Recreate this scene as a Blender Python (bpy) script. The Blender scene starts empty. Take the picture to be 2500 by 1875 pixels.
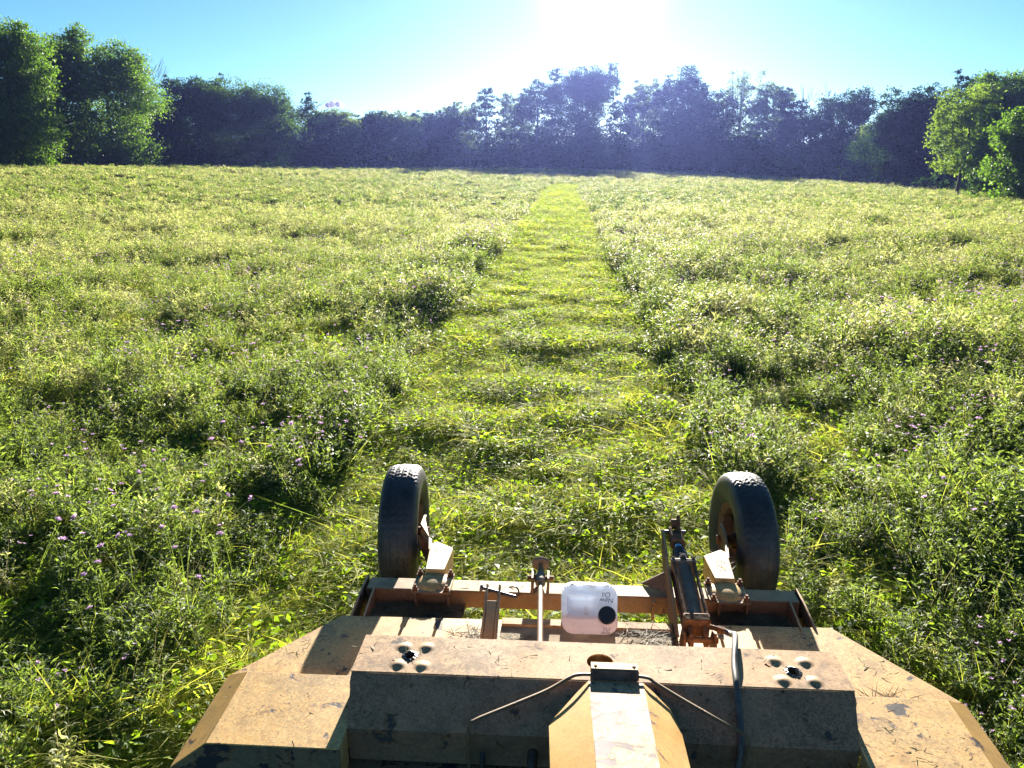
import bpy, bmesh, math, random
import numpy as np
from mathutils import Vector, Matrix

R = math.radians
scene = bpy.context.scene
coll = scene.collection
rng = np.random.default_rng(7)
random.seed(7)

# ------------------------------------------------------------------ camera
CAM_H = 2.4
cam_d = bpy.data.cameras.new('camera')
cam_d.sensor_width = 36.0
cam_d.lens = 36.0 * 1925 / 2500
cam_d.clip_start = 0.05
cam_d.clip_end = 4000
cam = bpy.data.objects.new('camera', cam_d)
cam.location = (0, 0, CAM_H)
cam.rotation_euler = (R(90 - 15.65), 0, R(3.66))
coll.objects.link(cam)
scene.camera = cam

# ------------------------------------------------------------------ light
SUN_EL, SUN_AZ = R(11.5), R(2.3)          # azimuth from +y towards +x
world = bpy.data.worlds.new('World')
scene.world = world
world.use_nodes = True
wn, wl = world.node_tree.nodes, world.node_tree.links
wn.clear()
w_out = wn.new('ShaderNodeOutputWorld')
w_bg = wn.new('ShaderNodeBackground')
w_sky = wn.new('ShaderNodeTexSky')
w_sky.sky_type = 'NISHITA'
w_sky.sun_disc = False
w_sky.sun_elevation = SUN_EL
w_sky.sun_rotation = SUN_AZ
w_sky.altitude = 200
w_sky.air_density = 0.6
w_sky.dust_density = 0.12
w_sky.ozone_density = 6.0
w_bg.inputs['Strength'].default_value = 0.05
w_tint = wn.new('ShaderNodeMix'); w_tint.data_type = 'RGBA'; w_tint.blend_type = 'MULTIPLY'
w_tint.inputs[0].default_value = 1.0
w_tint.inputs[7].default_value = (1.14, 1.07, 0.70, 1)
wl.new(w_sky.outputs[0], w_tint.inputs[6])
# bright aureole of forward scattered light round the sun
w_tc = wn.new('ShaderNodeTexCoord')
w_dot = wn.new('ShaderNodeVectorMath'); w_dot.operation = 'DOT_PRODUCT'
w_nrm = wn.new('ShaderNodeVectorMath'); w_nrm.operation = 'NORMALIZE'
wl.new(w_tc.outputs['Generated'], w_nrm.inputs[0]); wl.new(w_nrm.outputs[0], w_dot.inputs[0])
w_dot.inputs[1].default_value = (math.sin(SUN_AZ) * math.cos(SUN_EL), math.cos(SUN_AZ) * math.cos(SUN_EL), math.sin(SUN_EL))
w_acc = wn.new('ShaderNodeMath'); w_acc.operation = 'ARCCOSINE'; wl.new(w_dot.outputs['Value'], w_acc.inputs[0])
w_div = wn.new('ShaderNodeMath'); w_div.operation = 'DIVIDE'; w_div.inputs[1].default_value = R(2.3); wl.new(w_acc.outputs[0], w_div.inputs[0])
w_pow = wn.new('ShaderNodeMath'); w_pow.operation = 'POWER'; w_pow.inputs[1].default_value = 2.0; wl.new(w_div.outputs[0], w_pow.inputs[0])
w_neg = wn.new('ShaderNodeMath'); w_neg.operation = 'MULTIPLY'; w_neg.inputs[1].default_value = -1.0; wl.new(w_pow.outputs[0], w_neg.inputs[0])
w_exp = wn.new('ShaderNodeMath'); w_exp.operation = 'EXPONENT'; wl.new(w_neg.outputs[0], w_exp.inputs[0])
w_gl = wn.new('ShaderNodeVectorMath'); w_gl.operation = 'SCALE'; w_gl.inputs[0].default_value = (24, 22, 21)
wl.new(w_exp.outputs[0], w_gl.inputs['Scale'])
w_add = wn.new('ShaderNodeVectorMath'); w_add.operation = 'ADD'
wl.new(w_tint.outputs[2], w_add.inputs[0]); wl.new(w_gl.outputs[0], w_add.inputs[1])
wl.new(w_add.outputs[0], w_bg.inputs['Color'])
wl.new(w_bg.outputs[0], w_out.inputs['Surface'])

sun_dir = Vector((math.sin(SUN_AZ) * math.cos(SUN_EL), math.cos(SUN_AZ) * math.cos(SUN_EL), math.sin(SUN_EL)))
sl = bpy.data.lights.new('sun', 'SUN')
sl.energy = 5.0
sl.angle = R(0.53)
sl.color = (1.0, 0.93, 0.80)
so = bpy.data.objects.new('sun', sl)
so.rotation_euler = (-sun_dir).to_track_quat('-Z', 'Y').to_euler()
coll.objects.link(so)

scene.view_settings.view_transform = 'Standard'
scene.view_settings.look = 'None'
scene.view_settings.gamma = 1.0
scene.view_settings.exposure = 2.25
scene.cycles.use_denoising = True
scene.cycles.max_bounces = 8
scene.cycles.transparent_max_bounces = 8
scene.cycles.volume_bounces = 1
scene.cycles.sample_clamp_indirect = 8

# ------------------------------------------------------------------ helpers
def tag(o, label=None, cat=None, group=None, kind=None):
    if label: o['label'] = label
    if cat: o['category'] = cat
    if group: o['group'] = group
    if kind: o['kind'] = kind
    return o

def empty(name, loc, label, cat, group=None, rz=0.0):
    o = bpy.data.objects.new(name, None)
    o.location = loc
    o.rotation_euler = (0, 0, rz)
    coll.objects.link(o)
    return tag(o, label, cat, group)

def np_mesh(name, verts, quads=None, tris=None, mats=(), mat_idx=None, attr=None):
    me = bpy.data.meshes.new(name)
    nq = 0 if quads is None else len(quads)
    nt = 0 if tris is None else len(tris)
    me.vertices.add(len(verts))
    me.vertices.foreach_set('co', np.asarray(verts, dtype=np.float32).ravel())
    loops = []
    if nq: loops.append(np.asarray(quads, dtype=np.int32).ravel())
    if nt: loops.append(np.asarray(tris, dtype=np.int32).ravel())
    loops = np.concatenate(loops)
    me.loops.add(len(loops))
    me.loops.foreach_set('vertex_index', loops)
    me.polygons.add(nq + nt)
    tot = np.concatenate([np.full(nq, 4, np.int32), np.full(nt, 3, np.int32)])
    st = np.concatenate([[0], np.cumsum(tot)[:-1]]).astype(np.int32)
    me.polygons.foreach_set('loop_start', st)
    me.polygons.foreach_set('loop_total', tot)
    for m in mats: me.materials.append(m)
    if mat_idx is not None:
        me.polygons.foreach_set('material_index', np.asarray(mat_idx, np.int32))
    if attr is not None:
        a = me.attributes.new('tone', 'FLOAT', 'FACE')
        a.data.foreach_set('value', np.asarray(attr, np.float32))
    me.update(calc_edges=True)
    return me

def obj(name, me, parent=None, loc=None):
    o = bpy.data.objects.new(name, me)
    coll.objects.link(o)
    if parent is not None: o.parent = parent
    if loc is not None: o.location = loc
    return o

# ------------------------------------------------------------------ materials
def new_mat(name):
    m = bpy.data.materials.new(name)
    m.use_nodes = True
    n, l = m.node_tree.nodes, m.node_tree.links
    n.clear()
    out = n.new('ShaderNodeOutputMaterial')
    return m, n, l, out

def N(n, t, **kw):
    x = n.new(t)
    for k, v in kw.items():
        if k.startswith('i_'):
            x.inputs[k[2:].replace('_', ' ')].default_value = v
        else:
            setattr(x, k, v)
    return x

def ramp(n, stops, interp='LINEAR'):
    r = n.new('ShaderNodeValToRGB')
    r.color_ramp.interpolation = interp
    e = r.color_ramp.elements
    while len(e) < len(stops): e.new(0.5)
    for i, (p, c) in enumerate(stops):
        e[i].position = p
        e[i].color = c if len(c) == 4 else (*c, 1)
    return r

def mixc(n, l, fac, a, b, blend='MIX'):
    m = n.new('ShaderNodeMix'); m.data_type = 'RGBA'; m.blend_type = blend
    for sock, v in ((0, fac), (6, a), (7, b)):
        if hasattr(v, 'links') or hasattr(v, 'is_output'):
            l.new(v, m.inputs[sock])
        elif sock == 0:
            m.inputs[0].default_value = v
        else:
            m.inputs[sock].default_value = (*v, 1) if len(v) == 3 else v
    return m.outputs[2]

def leaf_mat(name, dark, light, trans, tw=0.5, rough=0.55, spec=0.3):
    """leaf: tone attribute picks a shade, light shines through"""
    m, n, l, out = new_mat(name)
    at = N(n, 'ShaderNodeAttribute', attribute_name='tone')
    oi = n.new('ShaderNodeObjectInfo')
    ad = N(n, 'ShaderNodeMath', operation='MULTIPLY_ADD')
    ad.inputs[1].default_value = 0.35
    l.new(oi.outputs['Random'], ad.inputs[0])
    sc = N(n, 'ShaderNodeMath', operation='MULTIPLY')
    sc.inputs[1].default_value = 0.65
    l.new(at.outputs['Fac'], sc.inputs[0])
    l.new(sc.outputs[0], ad.inputs[2])
    col = mixc(n, l, ad.outputs[0], dark, light)
    tc = mixc(n, l, ad.outputs[0], trans, tuple(min(1, c * 1.35) for c in trans))
    p = N(n, 'ShaderNodeBsdfPrincipled')
    p.inputs['Roughness'].default_value = rough
    p.inputs['Specular IOR Level'].default_value = spec
    l.new(col, p.inputs['Base Color'])
    t = n.new('ShaderNodeBsdfTranslucent')
    l.new(tc, t.inputs['Color'])
    mx = n.new('ShaderNodeMixShader'); mx.inputs[0].default_value = tw
    l.new(p.outputs[0], mx.inputs[1]); l.new(t.outputs[0], mx.inputs[2])
    l.new(mx.outputs[0], out.inputs['Surface'])
    return m

M = {}
M['weed'] = leaf_mat('weed leaf', (.045, .085, .035), (.10, .14, .055), (.26, .36, .05), .48, .6, .22)
M['grass'] = leaf_mat('grass blade', (.07, .11, .025), (.16, .19, .05), (.40, .46, .05), .55)
M['clover'] = leaf_mat('broad leaf', (.04, .09, .02), (.08, .13, .03), (.30, .46, .02), .5, .6, .2)
M['straw'] = leaf_mat('dry stalk', (.18, .15, .08), (.36, .31, .18), (.38, .33, .16), .35)
M['cut'] = leaf_mat('cut grass', (.17, .20, .05), (.44, .44, .12), (.78, .82, .10), .5, .7, .1)
M['fargrass'] = leaf_mat('hazy pale meadow leaf', (.11, .14, .06), (.25, .26, .13), (.50, .52, .15), .5)  # paler leaf for far plants; backlight and haze put into the colour
M['bloom'] = leaf_mat('purple petal', (.34, .22, .40), (.52, .36, .56), (.60, .40, .64), .45)
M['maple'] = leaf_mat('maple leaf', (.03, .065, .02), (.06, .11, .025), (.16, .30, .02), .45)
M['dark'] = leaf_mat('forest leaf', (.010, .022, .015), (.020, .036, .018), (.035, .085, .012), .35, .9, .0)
M['darklit'] = leaf_mat('sunlit tone forest leaf', (.014, .03, .014), (.035, .06, .02), (.10, .20, .02), .4, .8, .0)  # lighter copy of the forest leaf; sunlit look put into its colour
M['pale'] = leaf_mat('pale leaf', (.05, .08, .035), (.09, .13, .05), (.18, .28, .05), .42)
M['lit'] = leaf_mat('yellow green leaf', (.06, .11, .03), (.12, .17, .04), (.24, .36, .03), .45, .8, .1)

def bark():
    m, n, l, out = new_mat('bark')
    p = N(n, 'ShaderNodeBsdfPrincipled'); p.inputs['Roughness'].default_value = .9
    tx = N(n, 'ShaderNodeTexNoise'); tx.inputs['Scale'].default_value = 6; tx.inputs['Detail'].default_value = 6
    r = ramp(n, [(.3, (.035, .028, .022)), (.7, (.10, .085, .07))])
    l.new(tx.outputs['Fac'], r.inputs[0]); l.new(r.outputs[0], p.inputs['Base Color'])
    l.new(p.outputs[0], out.inputs['Surface'])
    return m
M['bark'] = bark()

def grey_bark():
    m, n, l, out = new_mat('dead wood')
    p = N(n, 'ShaderNodeBsdfPrincipled'); p.inputs['Roughness'].default_value = .8
    p.inputs['Base Color'].default_value = (.12, .10, .09, 1)
    l.new(p.outputs[0], out.inputs['Surface'])
    return m
M['deadwood'] = grey_bark()

def soil():
    m, n, l, out = new_mat('soil and thatch')
    p = N(n, 'ShaderNodeBsdfPrincipled'); p.inputs['Roughness'].default_value = .95
    tc = n.new('ShaderNodeTexCoord')
    a = N(n, 'ShaderNodeTexNoise'); a.inputs['Scale'].default_value = 7; a.inputs['Detail'].default_value = 8
    b = N(n, 'ShaderNodeTexNoise'); b.inputs['Scale'].default_value = .35; b.inputs['Detail'].default_value = 4
    l.new(tc.outputs['Object'], a.inputs['Vector']); l.new(tc.outputs['Object'], b.inputs['Vector'])
    r1 = ramp(n, [(.3, (.022, .035, .014)), (.55, (.05, .075, .025)), (.8, (.11, .11, .05))])
    r2 = ramp(n, [(.3, (.04, .07, .02)), (.7, (.09, .12, .04))])
    l.new(a.outputs['Fac'], r1.inputs[0]); l.new(b.outputs['Fac'], r2.inputs[0])
    c = mixc(n, l, .5, r1.outputs[0], r2.outputs[0])
    l.new(c, p.inputs['Base Color'])
    bp = N(n, 'ShaderNodeBump'); bp.inputs['Strength'].default_value = .8; bp.inputs['Distance'].default_value = .04
    l.new(a.outputs['Fac'], bp.inputs['Height']); l.new(bp.outputs[0], p.inputs['Normal'])
    l.new(p.outputs[0], out.inputs['Surface'])
    return m
M['soil'] = soil()

# ------------------------------------------------------------------ terrain
CREST = [(-35.69, -0.002, 85.0), (-29.1, -0.0036, 90.0), (-19.07, -0.0050, 130.0), (-7.96, -0.0058, 160.0),
         (-2.22, -0.0070, 175.0), (9.06, -0.0113, 160.0), (14.43, -0.0162, 135.0), (19.51, -0.0222, 110.0),
         (24.27, -0.0300, 80.0), (28.66, -0.0362, 60.0)]
CA = np.array([c[0] for c in CREST]); CE = np.array([c[1] for c in CREST]); CD = np.array([c[2] for c in CREST])

def vnoise(x, y, s, seed=0):
    """cheap smooth value noise, vectorised"""
    x = np.asarray(x) / s; y = np.asarray(y) / s
    xi = np.floor(x).astype(np.int64); yi = np.floor(y).astype(np.int64)
    fx = x - xi; fy = y - yi
    fx = fx * fx * (3 - 2 * fx); fy = fy * fy * (3 - 2 * fy)
    def h(a, b):
        v = (a * 374761393 + b * 668265263 + seed * 1442695041) & 0x7fffffff
        v = ((v ^ (v >> 13)) * 1274126177) & 0x7fffffff
        return ((v ^ (v >> 16)) & 0xffff) / 65535.0
    return (h(xi, yi) * (1 - fx) + h(xi + 1, yi) * fx) * (1 - fy) + (h(xi, yi + 1) * (1 - fx) + h(xi + 1, yi + 1) * fx) * fy

def ground_z(x, y):
    x = np.asarray(x, float); y = np.asarray(y, float)
    D = np.hypot(x, y); az = np.degrees(np.arctan2(x, y))
    e = np.interp(az, CA, CE); dc = np.interp(az, CA, CD)
    zc = CAM_H + dc * e - 0.30
    d0 = dc * 0.28
    t = np.clip((D - d0) / (dc - d0), 0, 1)
    z = zc * np.sin(t * math.pi / 2) ** 1.6
    o = np.clip(D - dc, 0, None)
    z = z - np.minimum(0.0010 * o * o, 0.035 * o + 0)  # beyond the crest it falls away
    z = np.maximum(z, -6)
    front = np.clip((90 - np.abs(az)) / 40, 0, 1)
    z = z * front
    z = z + 0.05 * (vnoise(x, y, 9.0, 3) - .5) * np.clip((D - 8) / 20, 0, 1)
    return z

STRIP = (-1.65, 1.12, 80.0)
def in_strip(x, y, pad=0.0):
    wob = 0.12 * (vnoise(x * 0, y, 1.3, 5) - .5) + 0.25 * (vnoise(x * 0, y, 7, 9) - .5) * np.clip(y / 20, 0, 1)
    lo = np.where(y < 9, -1.55, -1.65)
    return (x > lo + wob - pad) & (x < STRIP[1] + wob + pad) & (y < STRIP[2]) & (y > -1)

def bumps(x, y):
    s = in_strip(x, y)
    b = 0.025 * (vnoise(x, y, .60, 11) - .5) + 0.05 * (vnoise(x, y, .26, 12) - .5)
    return b * np.where(s, 1.0, 1.6)

def build_ground():
    rad = np.concatenate([[0.0], np.linspace(.4, 12, 110), np.geomspace(12.3, 190, 150), np.geomspace(195, 900, 24)])
    az = np.radians(np.concatenate([np.linspace(-50, 50, 321), np.linspace(54, 306, 64)]))
    rr, aa = np.meshgrid(rad[1:], az, indexing='ij')
    x = rr * np.sin(aa); y = rr * np.cos(aa)
    z = ground_z(x, y) + bumps(x, y) * (rr < 30)
    na = len(az); nr = len(rad) - 1
    v = np.stack([x, y, z], -1).reshape(-1, 3)
    v = np.vstack([v, [[0, 0, 0]]])
    i, j = np.meshgrid(np.arange(nr - 1), np.arange(na), indexing='ij')
    j2 = (j + 1) % na
    q = np.stack([i * na + j, i * na + j2, (i + 1) * na + j2, (i + 1) * na + j], -1).reshape(-1, 4)
    jj = np.arange(na)
    t = np.stack([np.full(na, nr * na), (jj + 1) % na, jj], -1)
    me = np_mesh('ground', v, q[:, ::-1], t[:, ::-1], [M['soil']])
    me.polygons.foreach_set('use_smooth', np.ones(len(me.polygons), bool))
    o = obj('ground', me)
    tag(o, kind='structure')
build_ground()

# ------------------------------------------------------------------ leaf geometry
def unit(v): return v / (np.linalg.norm(v, axis=-1, keepdims=True) + 1e-9)

def leaves(pos, direc, length, width, seg=1, bend=0.25, r=None):
    """folded lance leaves: each two quads; arrays in, verts+quads out"""
    r = r or rng
    n = len(pos)
    d = unit(direc)
    up = np.array([0, 0, 1.0])
    side = unit(np.cross(d, up + r.normal(0, .5, (n, 3))))
    nrm = np.cross(side, d)
    L = np.broadcast_to(length, n)[:, None]; W = np.broadcast_to(width, n)[:, None]
    p0 = pos
    mid = pos + d * L * .5 + nrm * L * .06
    tip = pos + d * L + nrm * L * (-bend)
    a = mid - side * W * .5; b = mid + side * W * .5
    # quad p0,b,tip,a split along centre by keeping it one bent quad
    v = np.stack([p0, b, tip, a], 1).reshape(-1, 3)
    q = np.arange(n * 4).reshape(n, 4)
    return v, q

def blades(base, direc, length, width, r, droop=.5, seg=3):
    """arching grass blades, seg quads each"""
    n = len(base)
    d = unit(direc)
    side = unit(np.cross(d, np.array([0, 0, 1.0]) + r.normal(0, .2, (n, 3))))
    hor = d.copy(); hor[:, 2] = 0; hor = unit(hor + 1e-4)
    L = np.broadcast_to(length, n)[:, None]; W = np.broadcast_to(width, n)[:, None]
    dr = np.broadcast_to(droop, n)[:, None]
    rows = []
    for k in range(seg + 1):
        t = k / seg
        p = base + d * L * t + hor * L * dr * .5 * t * t - np.array([0, 0, 1.0]) * L * dr * .55 * t ** 2.2
        w = W * (1 - t ** 1.6) * .5 + W * .04
        rows.append(p - side * w); rows.append(p + side * w)
    v = np.stack(rows, 1).reshape(-1, 3)
    m = 2 * (seg + 1)
    q = []
    for k in range(seg):
        q.append(np.stack([np.arange(n) * m + 2 * k, np.arange(n) * m + 2 * k + 1, np.arange(n) * m + 2 * k + 3, np.arange(n) * m + 2 * k + 2], 1))
    return v, np.concatenate(q)

class Acc:
    def __init__(s): s.v = []; s.q = []; s.m = []; s.t = []; s.n = 0
    def add(s, v, q, mi, tone):
        s.v.append(v); s.q.append(q + s.n); s.n += len(v)
        s.m.append(np.full(len(q), mi)); s.t.append(np.broadcast_to(tone, len(q)).astype(float))
    def mesh(s, name, mats):
        return np_mesh(name, np.concatenate(s.v), np.concatenate(s.q), None, mats, np.concatenate(s.m), np.concatenate(s.t))

def src(name, me):
    return bpy.data.objects.new(name, me)      # never linked to the scene: only a pattern for the scatter

def weed(seed, h=.45, stems=7, per=20, leaf=.05, flowers=0, big=False):
    r = np.random.default_rng(seed); A = Acc()
    for s in range(stems):
        a = r.uniform(0, 2 * math.pi); lean = r.uniform(.1, .5)
        hh = h * r.uniform(.65, 1.1)
        b = np.array([[r.normal(0, .05), r.normal(0, .05), 0]])
        top = b[0] + np.array([math.cos(a) * lean * hh, math.sin(a) * lean * hh, hh])
        v, q = blades(b, (top - b[0])[None], np.linalg.norm(top - b[0]), .006, r, .15, 3)
        A.add(v, q, 0, .3)
        # side sprigs
        ns = 5
        t = r.uniform(.25, 1.0, per)
        base = b[0] + (top - b[0]) * t[:, None]
        ang = r.uniform(0, 2 * math.pi, per)
        out = np.stack([np.cos(ang), np.sin(ang), r.uniform(.0, 1.1, per)], 1)
        off = unit(out) * (r.uniform(0, .09, per) * (1.15 - t))[:, None] * (1.6 if h > .3 else 1)
        L = leaf * r.uniform(.6, 1.3, per) * (1.25 - .5 * t)
        v, q = leaves(base + off, out, L, L * r.uniform(.2, .34, per), r=r)
        A.add(v, q, 1, r.uniform(0, 1, per))
        v, q = leaves(base + off * .6, unit(out + r.normal(0, .5, out.shape)), L * .8, L * .2, r=r)
        A.add(v, q, 1, r.uniform(0, 1, per))
    for k in range(flowers):
        a = r.uniform(0, 2 * math.pi); rr_ = r.uniform(.02, .2)
        c = np.array([math.cos(a) * rr_, math.sin(a) * rr_, h * r.uniform(.9, 1.12)])
        nn = 9
        ang = r.uniform(0, 2 * math.pi, nn)
        out = np.stack([np.cos(ang), np.sin(ang), r.uniform(.3, 1.4, nn)], 1)
        v, q = leaves(np.repeat(c[None], nn, 0), out, .02, .009, r=r)
        A.add(v, q, 2, r.uniform(0, 1, nn))
    return A

def tuft(seed, h=.35, nb=34, w=.006, spread=.07, lean=.6, droop=.6):
    r = np.random.default_rng(seed); A = Acc()
    a = r.uniform(0, 2 * math.pi, nb)
    base = np.stack([r.normal(0, spread, nb), r.normal(0, spread, nb), np.zeros(nb)], 1)
    ln = r.uniform(.05, lean, nb)
    d = np.stack([np.cos(a) * ln, np.sin(a) * ln, np.ones(nb)], 1)
    v, q = blades(base, d, h * r.uniform(.5, 1.15, nb), w * r.uniform(.6, 1.3, nb), r, droop * r.uniform(.3, 1.3, nb), 3)
    A.add(v, q, 0, np.tile(r.uniform(0, 1, nb), 3))
    return A

def broad(seed, nb=26, h=.12, leaf=.034):
    r = np.random.default_rng(seed); A = Acc()
    a = r.uniform(0, 2 * math.pi, nb); rad = r.uniform(0, .15, nb)
    tip = np.stack([np.cos(a) * rad, np.sin(a) * rad, h * r.uniform(.4, 1.1, nb)], 1)
    v, q = blades(tip * [.3, .3, 0], tip * [.7, .7, 1], np.linalg.norm(tip, axis=1), .003, r, .1, 1)
    A.add(v, q, 0, .4)
    for k in range(3):   # trefoil
        aa = a + k * 2.1 + r.uniform(0, 1, nb)
        out = np.stack([np.cos(aa), np.sin(aa), r.uniform(-.3, .7, nb)], 1)
        L = leaf * r.uniform(.6, 1.3, nb)
        v, q = leaves(tip, out, L, L * .8, r=r, bend=.1)
        A.add(v, q, 0, r.uniform(0, 1, nb))
    return A

def cutpatch(seed, n=150, rad=.2):
    r = np.random.default_rng(seed); A = Acc()
    # lying stalks
    a = r.uniform(0, 2 * math.pi, n)
    rr_ = rad * np.sqrt(r.uniform(0, 1, n)); b = r.uniform(0, 2 * math.pi, n)
    base = np.stack([np.cos(b) * rr_, np.sin(b) * rr_, r.uniform(.01, .06, n)], 1)
    d = np.stack([np.cos(a), np.sin(a), r.uniform(-.1, .45, n)], 1)
    v, q = blades(base, d, r.uniform(.04, .15, n), r.uniform(.002, .0055, n), r, .4, 2)
    A.add(v, q, 0, np.tile(r.uniform(0, 1, n), 2))
    # standing stubble
    m = n // 2
    b = r.uniform(0, 2 * math.pi, m); rr_ = rad * np.sqrt(r.uniform(0, 1, m))
    base = np.stack([np.cos(b) * rr_, np.sin(b) * rr_, np.zeros(m)], 1)
    d = np.stack([r.normal(0, .4, m), r.normal(0, .4, m), np.ones(m)], 1)
    v, q = blades(base, d, r.uniform(.03, .08, m), .005, r, .5, 2)
    A.add(v, q, 1, np.tile(r.uniform(0, 1, m), 2))
    # small leaves
    k = n // 5
    b = r.uniform(0, 2 * math.pi, k); rr_ = rad * np.sqrt(r.uniform(0, 1, k))
    base = np.stack([np.cos(b) * rr_, np.sin(b) * rr_, r.uniform(.02, .09, k)], 1)
    a = r.uniform(0, 2 * math.pi, k)
    d = np.stack([np.cos(a), np.sin(a), r.uniform(-.1, .8, k)], 1)
    L = r.uniform(.015, .035, k)
    v, q = leaves(base, d, L, L * .55, r=r)
    A.add(v, q, 2, r.uniform(0, 1, k))
    return A

def collection_of(name, items):
    c = bpy.data.collections.new(name)
    for i, me in enumerate(items):
        c.objects.link(src('%s %02d' % (name, i), me))
    return c

WM = [M['grass'], M['weed'], M['bloom']]
c_weed = collection_of('weed pattern',
    [weed(s, h=.42, stems=7, per=20).mesh('w', WM) for s in (1, 2, 3)] +
    [weed(s, h=.48, stems=6, per=18, flowers=5).mesh('w', WM) for s in (4, 5)] +
    [weed(s, h=.30, stems=8, per=16, leaf=.06).mesh('w', WM) for s in (6, 7)] +
    [tuft(s).mesh('w', [M['grass']]) for s in (11, 12, 13)] +
    [tuft(s, h=.55, nb=12, w=.003, lean=.5, droop=.25).mesh('w', [M['straw']]) for s in (14, 15)] +
    [broad(s, h=.16, leaf=.045).mesh('w', [M['clover']]) for s in (16, 17)] +
    [weed(s, h=.42, stems=7, per=20).mesh('w', [M['straw'], M['fargrass'], M['bloom']]) for s in (18, 19, 20)])
NW = 17
CM = [M['cut'], M['grass'], M['clover']]
c_cut = collection_of('cut pattern', [cutpatch(s).mesh('c', CM) for s in (21, 22, 23, 24)] +
                      [broad(s, nb=14, h=.07, leaf=.03).mesh('c', [M['clover']]) for s in (25, 26)] +
                      [tuft(s, h=.12, nb=20, w=.006, spread=.06).mesh('c', [M['grass']]) for s in (27, 28)])
def farclump(seed, h, mats):
    A = weed(seed, h=h, stems=9, per=9, leaf=.13)
    return A.mesh('f', mats)
c_far = collection_of('far pattern',
    [farclump(31, .42, WM), farclump(32, .42, WM), farclump(33, .36, [M['fargrass'], M['fargrass'], M['bloom']]), farclump(34, .4, [M['fargrass'], M['fargrass'], M['bloom']]),
     tuft(35, h=.5, nb=30, w=.018, spread=.16).mesh('f', [M['fargrass']]),
     tuft(36, h=.55, nb=16, w=.010, spread=.16, droop=.3).mesh('f', [M['straw']])])

def scatter(name, pts, rot, scl, idx, pattern, label, cat='grass'):
    me = bpy.data.meshes.new(name)
    me.vertices.add(len(pts))
    me.vertices.foreach_set('co', np.asarray(pts, np.float32).ravel())
    a = me.attributes.new('rot', 'FLOAT_VECTOR', 'POINT'); a.data.foreach_set('vector', np.asarray(rot, np.float32).ravel())
    a = me.attributes.new('scl', 'FLOAT_VECTOR', 'POINT'); a.data.foreach_set('vector', np.asarray(scl, np.float32).ravel())
    a = me.attributes.new('idx', 'INT', 'POINT'); a.data.foreach_set('value', np.asarray(idx, np.int32))
    o = obj(name, me)
    tag(o, label, cat, kind='stuff')
    ng = bpy.data.node_groups.new(name, 'GeometryNodeTree')
    ng.interface.new_socket('Geometry', in_out='INPUT', socket_type='NodeSocketGeometry')
    ng.interface.new_socket('Geometry', in_out='OUTPUT', socket_type='NodeSocketGeometry')
    n, l = ng.nodes, ng.links
    gi = n.new('NodeGroupInput'); go = n.new('NodeGroupOutput')
    ci = n.new('GeometryNodeCollectionInfo'); ci.inputs['Collection'].default_value = pattern
    ci.inputs['Separate Children'].default_value = True; ci.inputs['Reset Children'].default_value = True
    ip = n.new('GeometryNodeInstanceOnPoints'); ip.inputs['Pick Instance'].default_value = True
    def att(nm, ty):
        x = n.new('GeometryNodeInputNamedAttribute'); x.data_type = ty; x.inputs['Name'].default_value = nm
        return x.outputs['Attribute']
    l.new(gi.outputs[0], ip.inputs['Points']); l.new(ci.outputs[0], ip.inputs['Instance'])
    l.new(att('idx', 'INT'), ip.inputs['Instance Index'])
    l.new(att('rot', 'FLOAT_VECTOR'), ip.inputs['Rotation'])
    l.new(att('scl', 'FLOAT_VECTOR'), ip.inputs['Scale'])
    l.new(ip.outputs[0], go.inputs[0])
    md = o.modifiers.new('scatter', 'NODES'); md.node_group = ng
    return o

def sector(n, d0, d1, half=44, az0=-3.66):
    D = np.sqrt(rng.uniform(d0 * d0, d1 * d1, n)); az = np.radians(az0 + rng.uniform(-half, half, n))
    return D * np.sin(az), D * np.cos(az)

def mower_clear(x, y):
    """keep plants out from under and through the machine"""
    return (x > -1.36) & (x < 1.62) & (y < 3.12)

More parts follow.
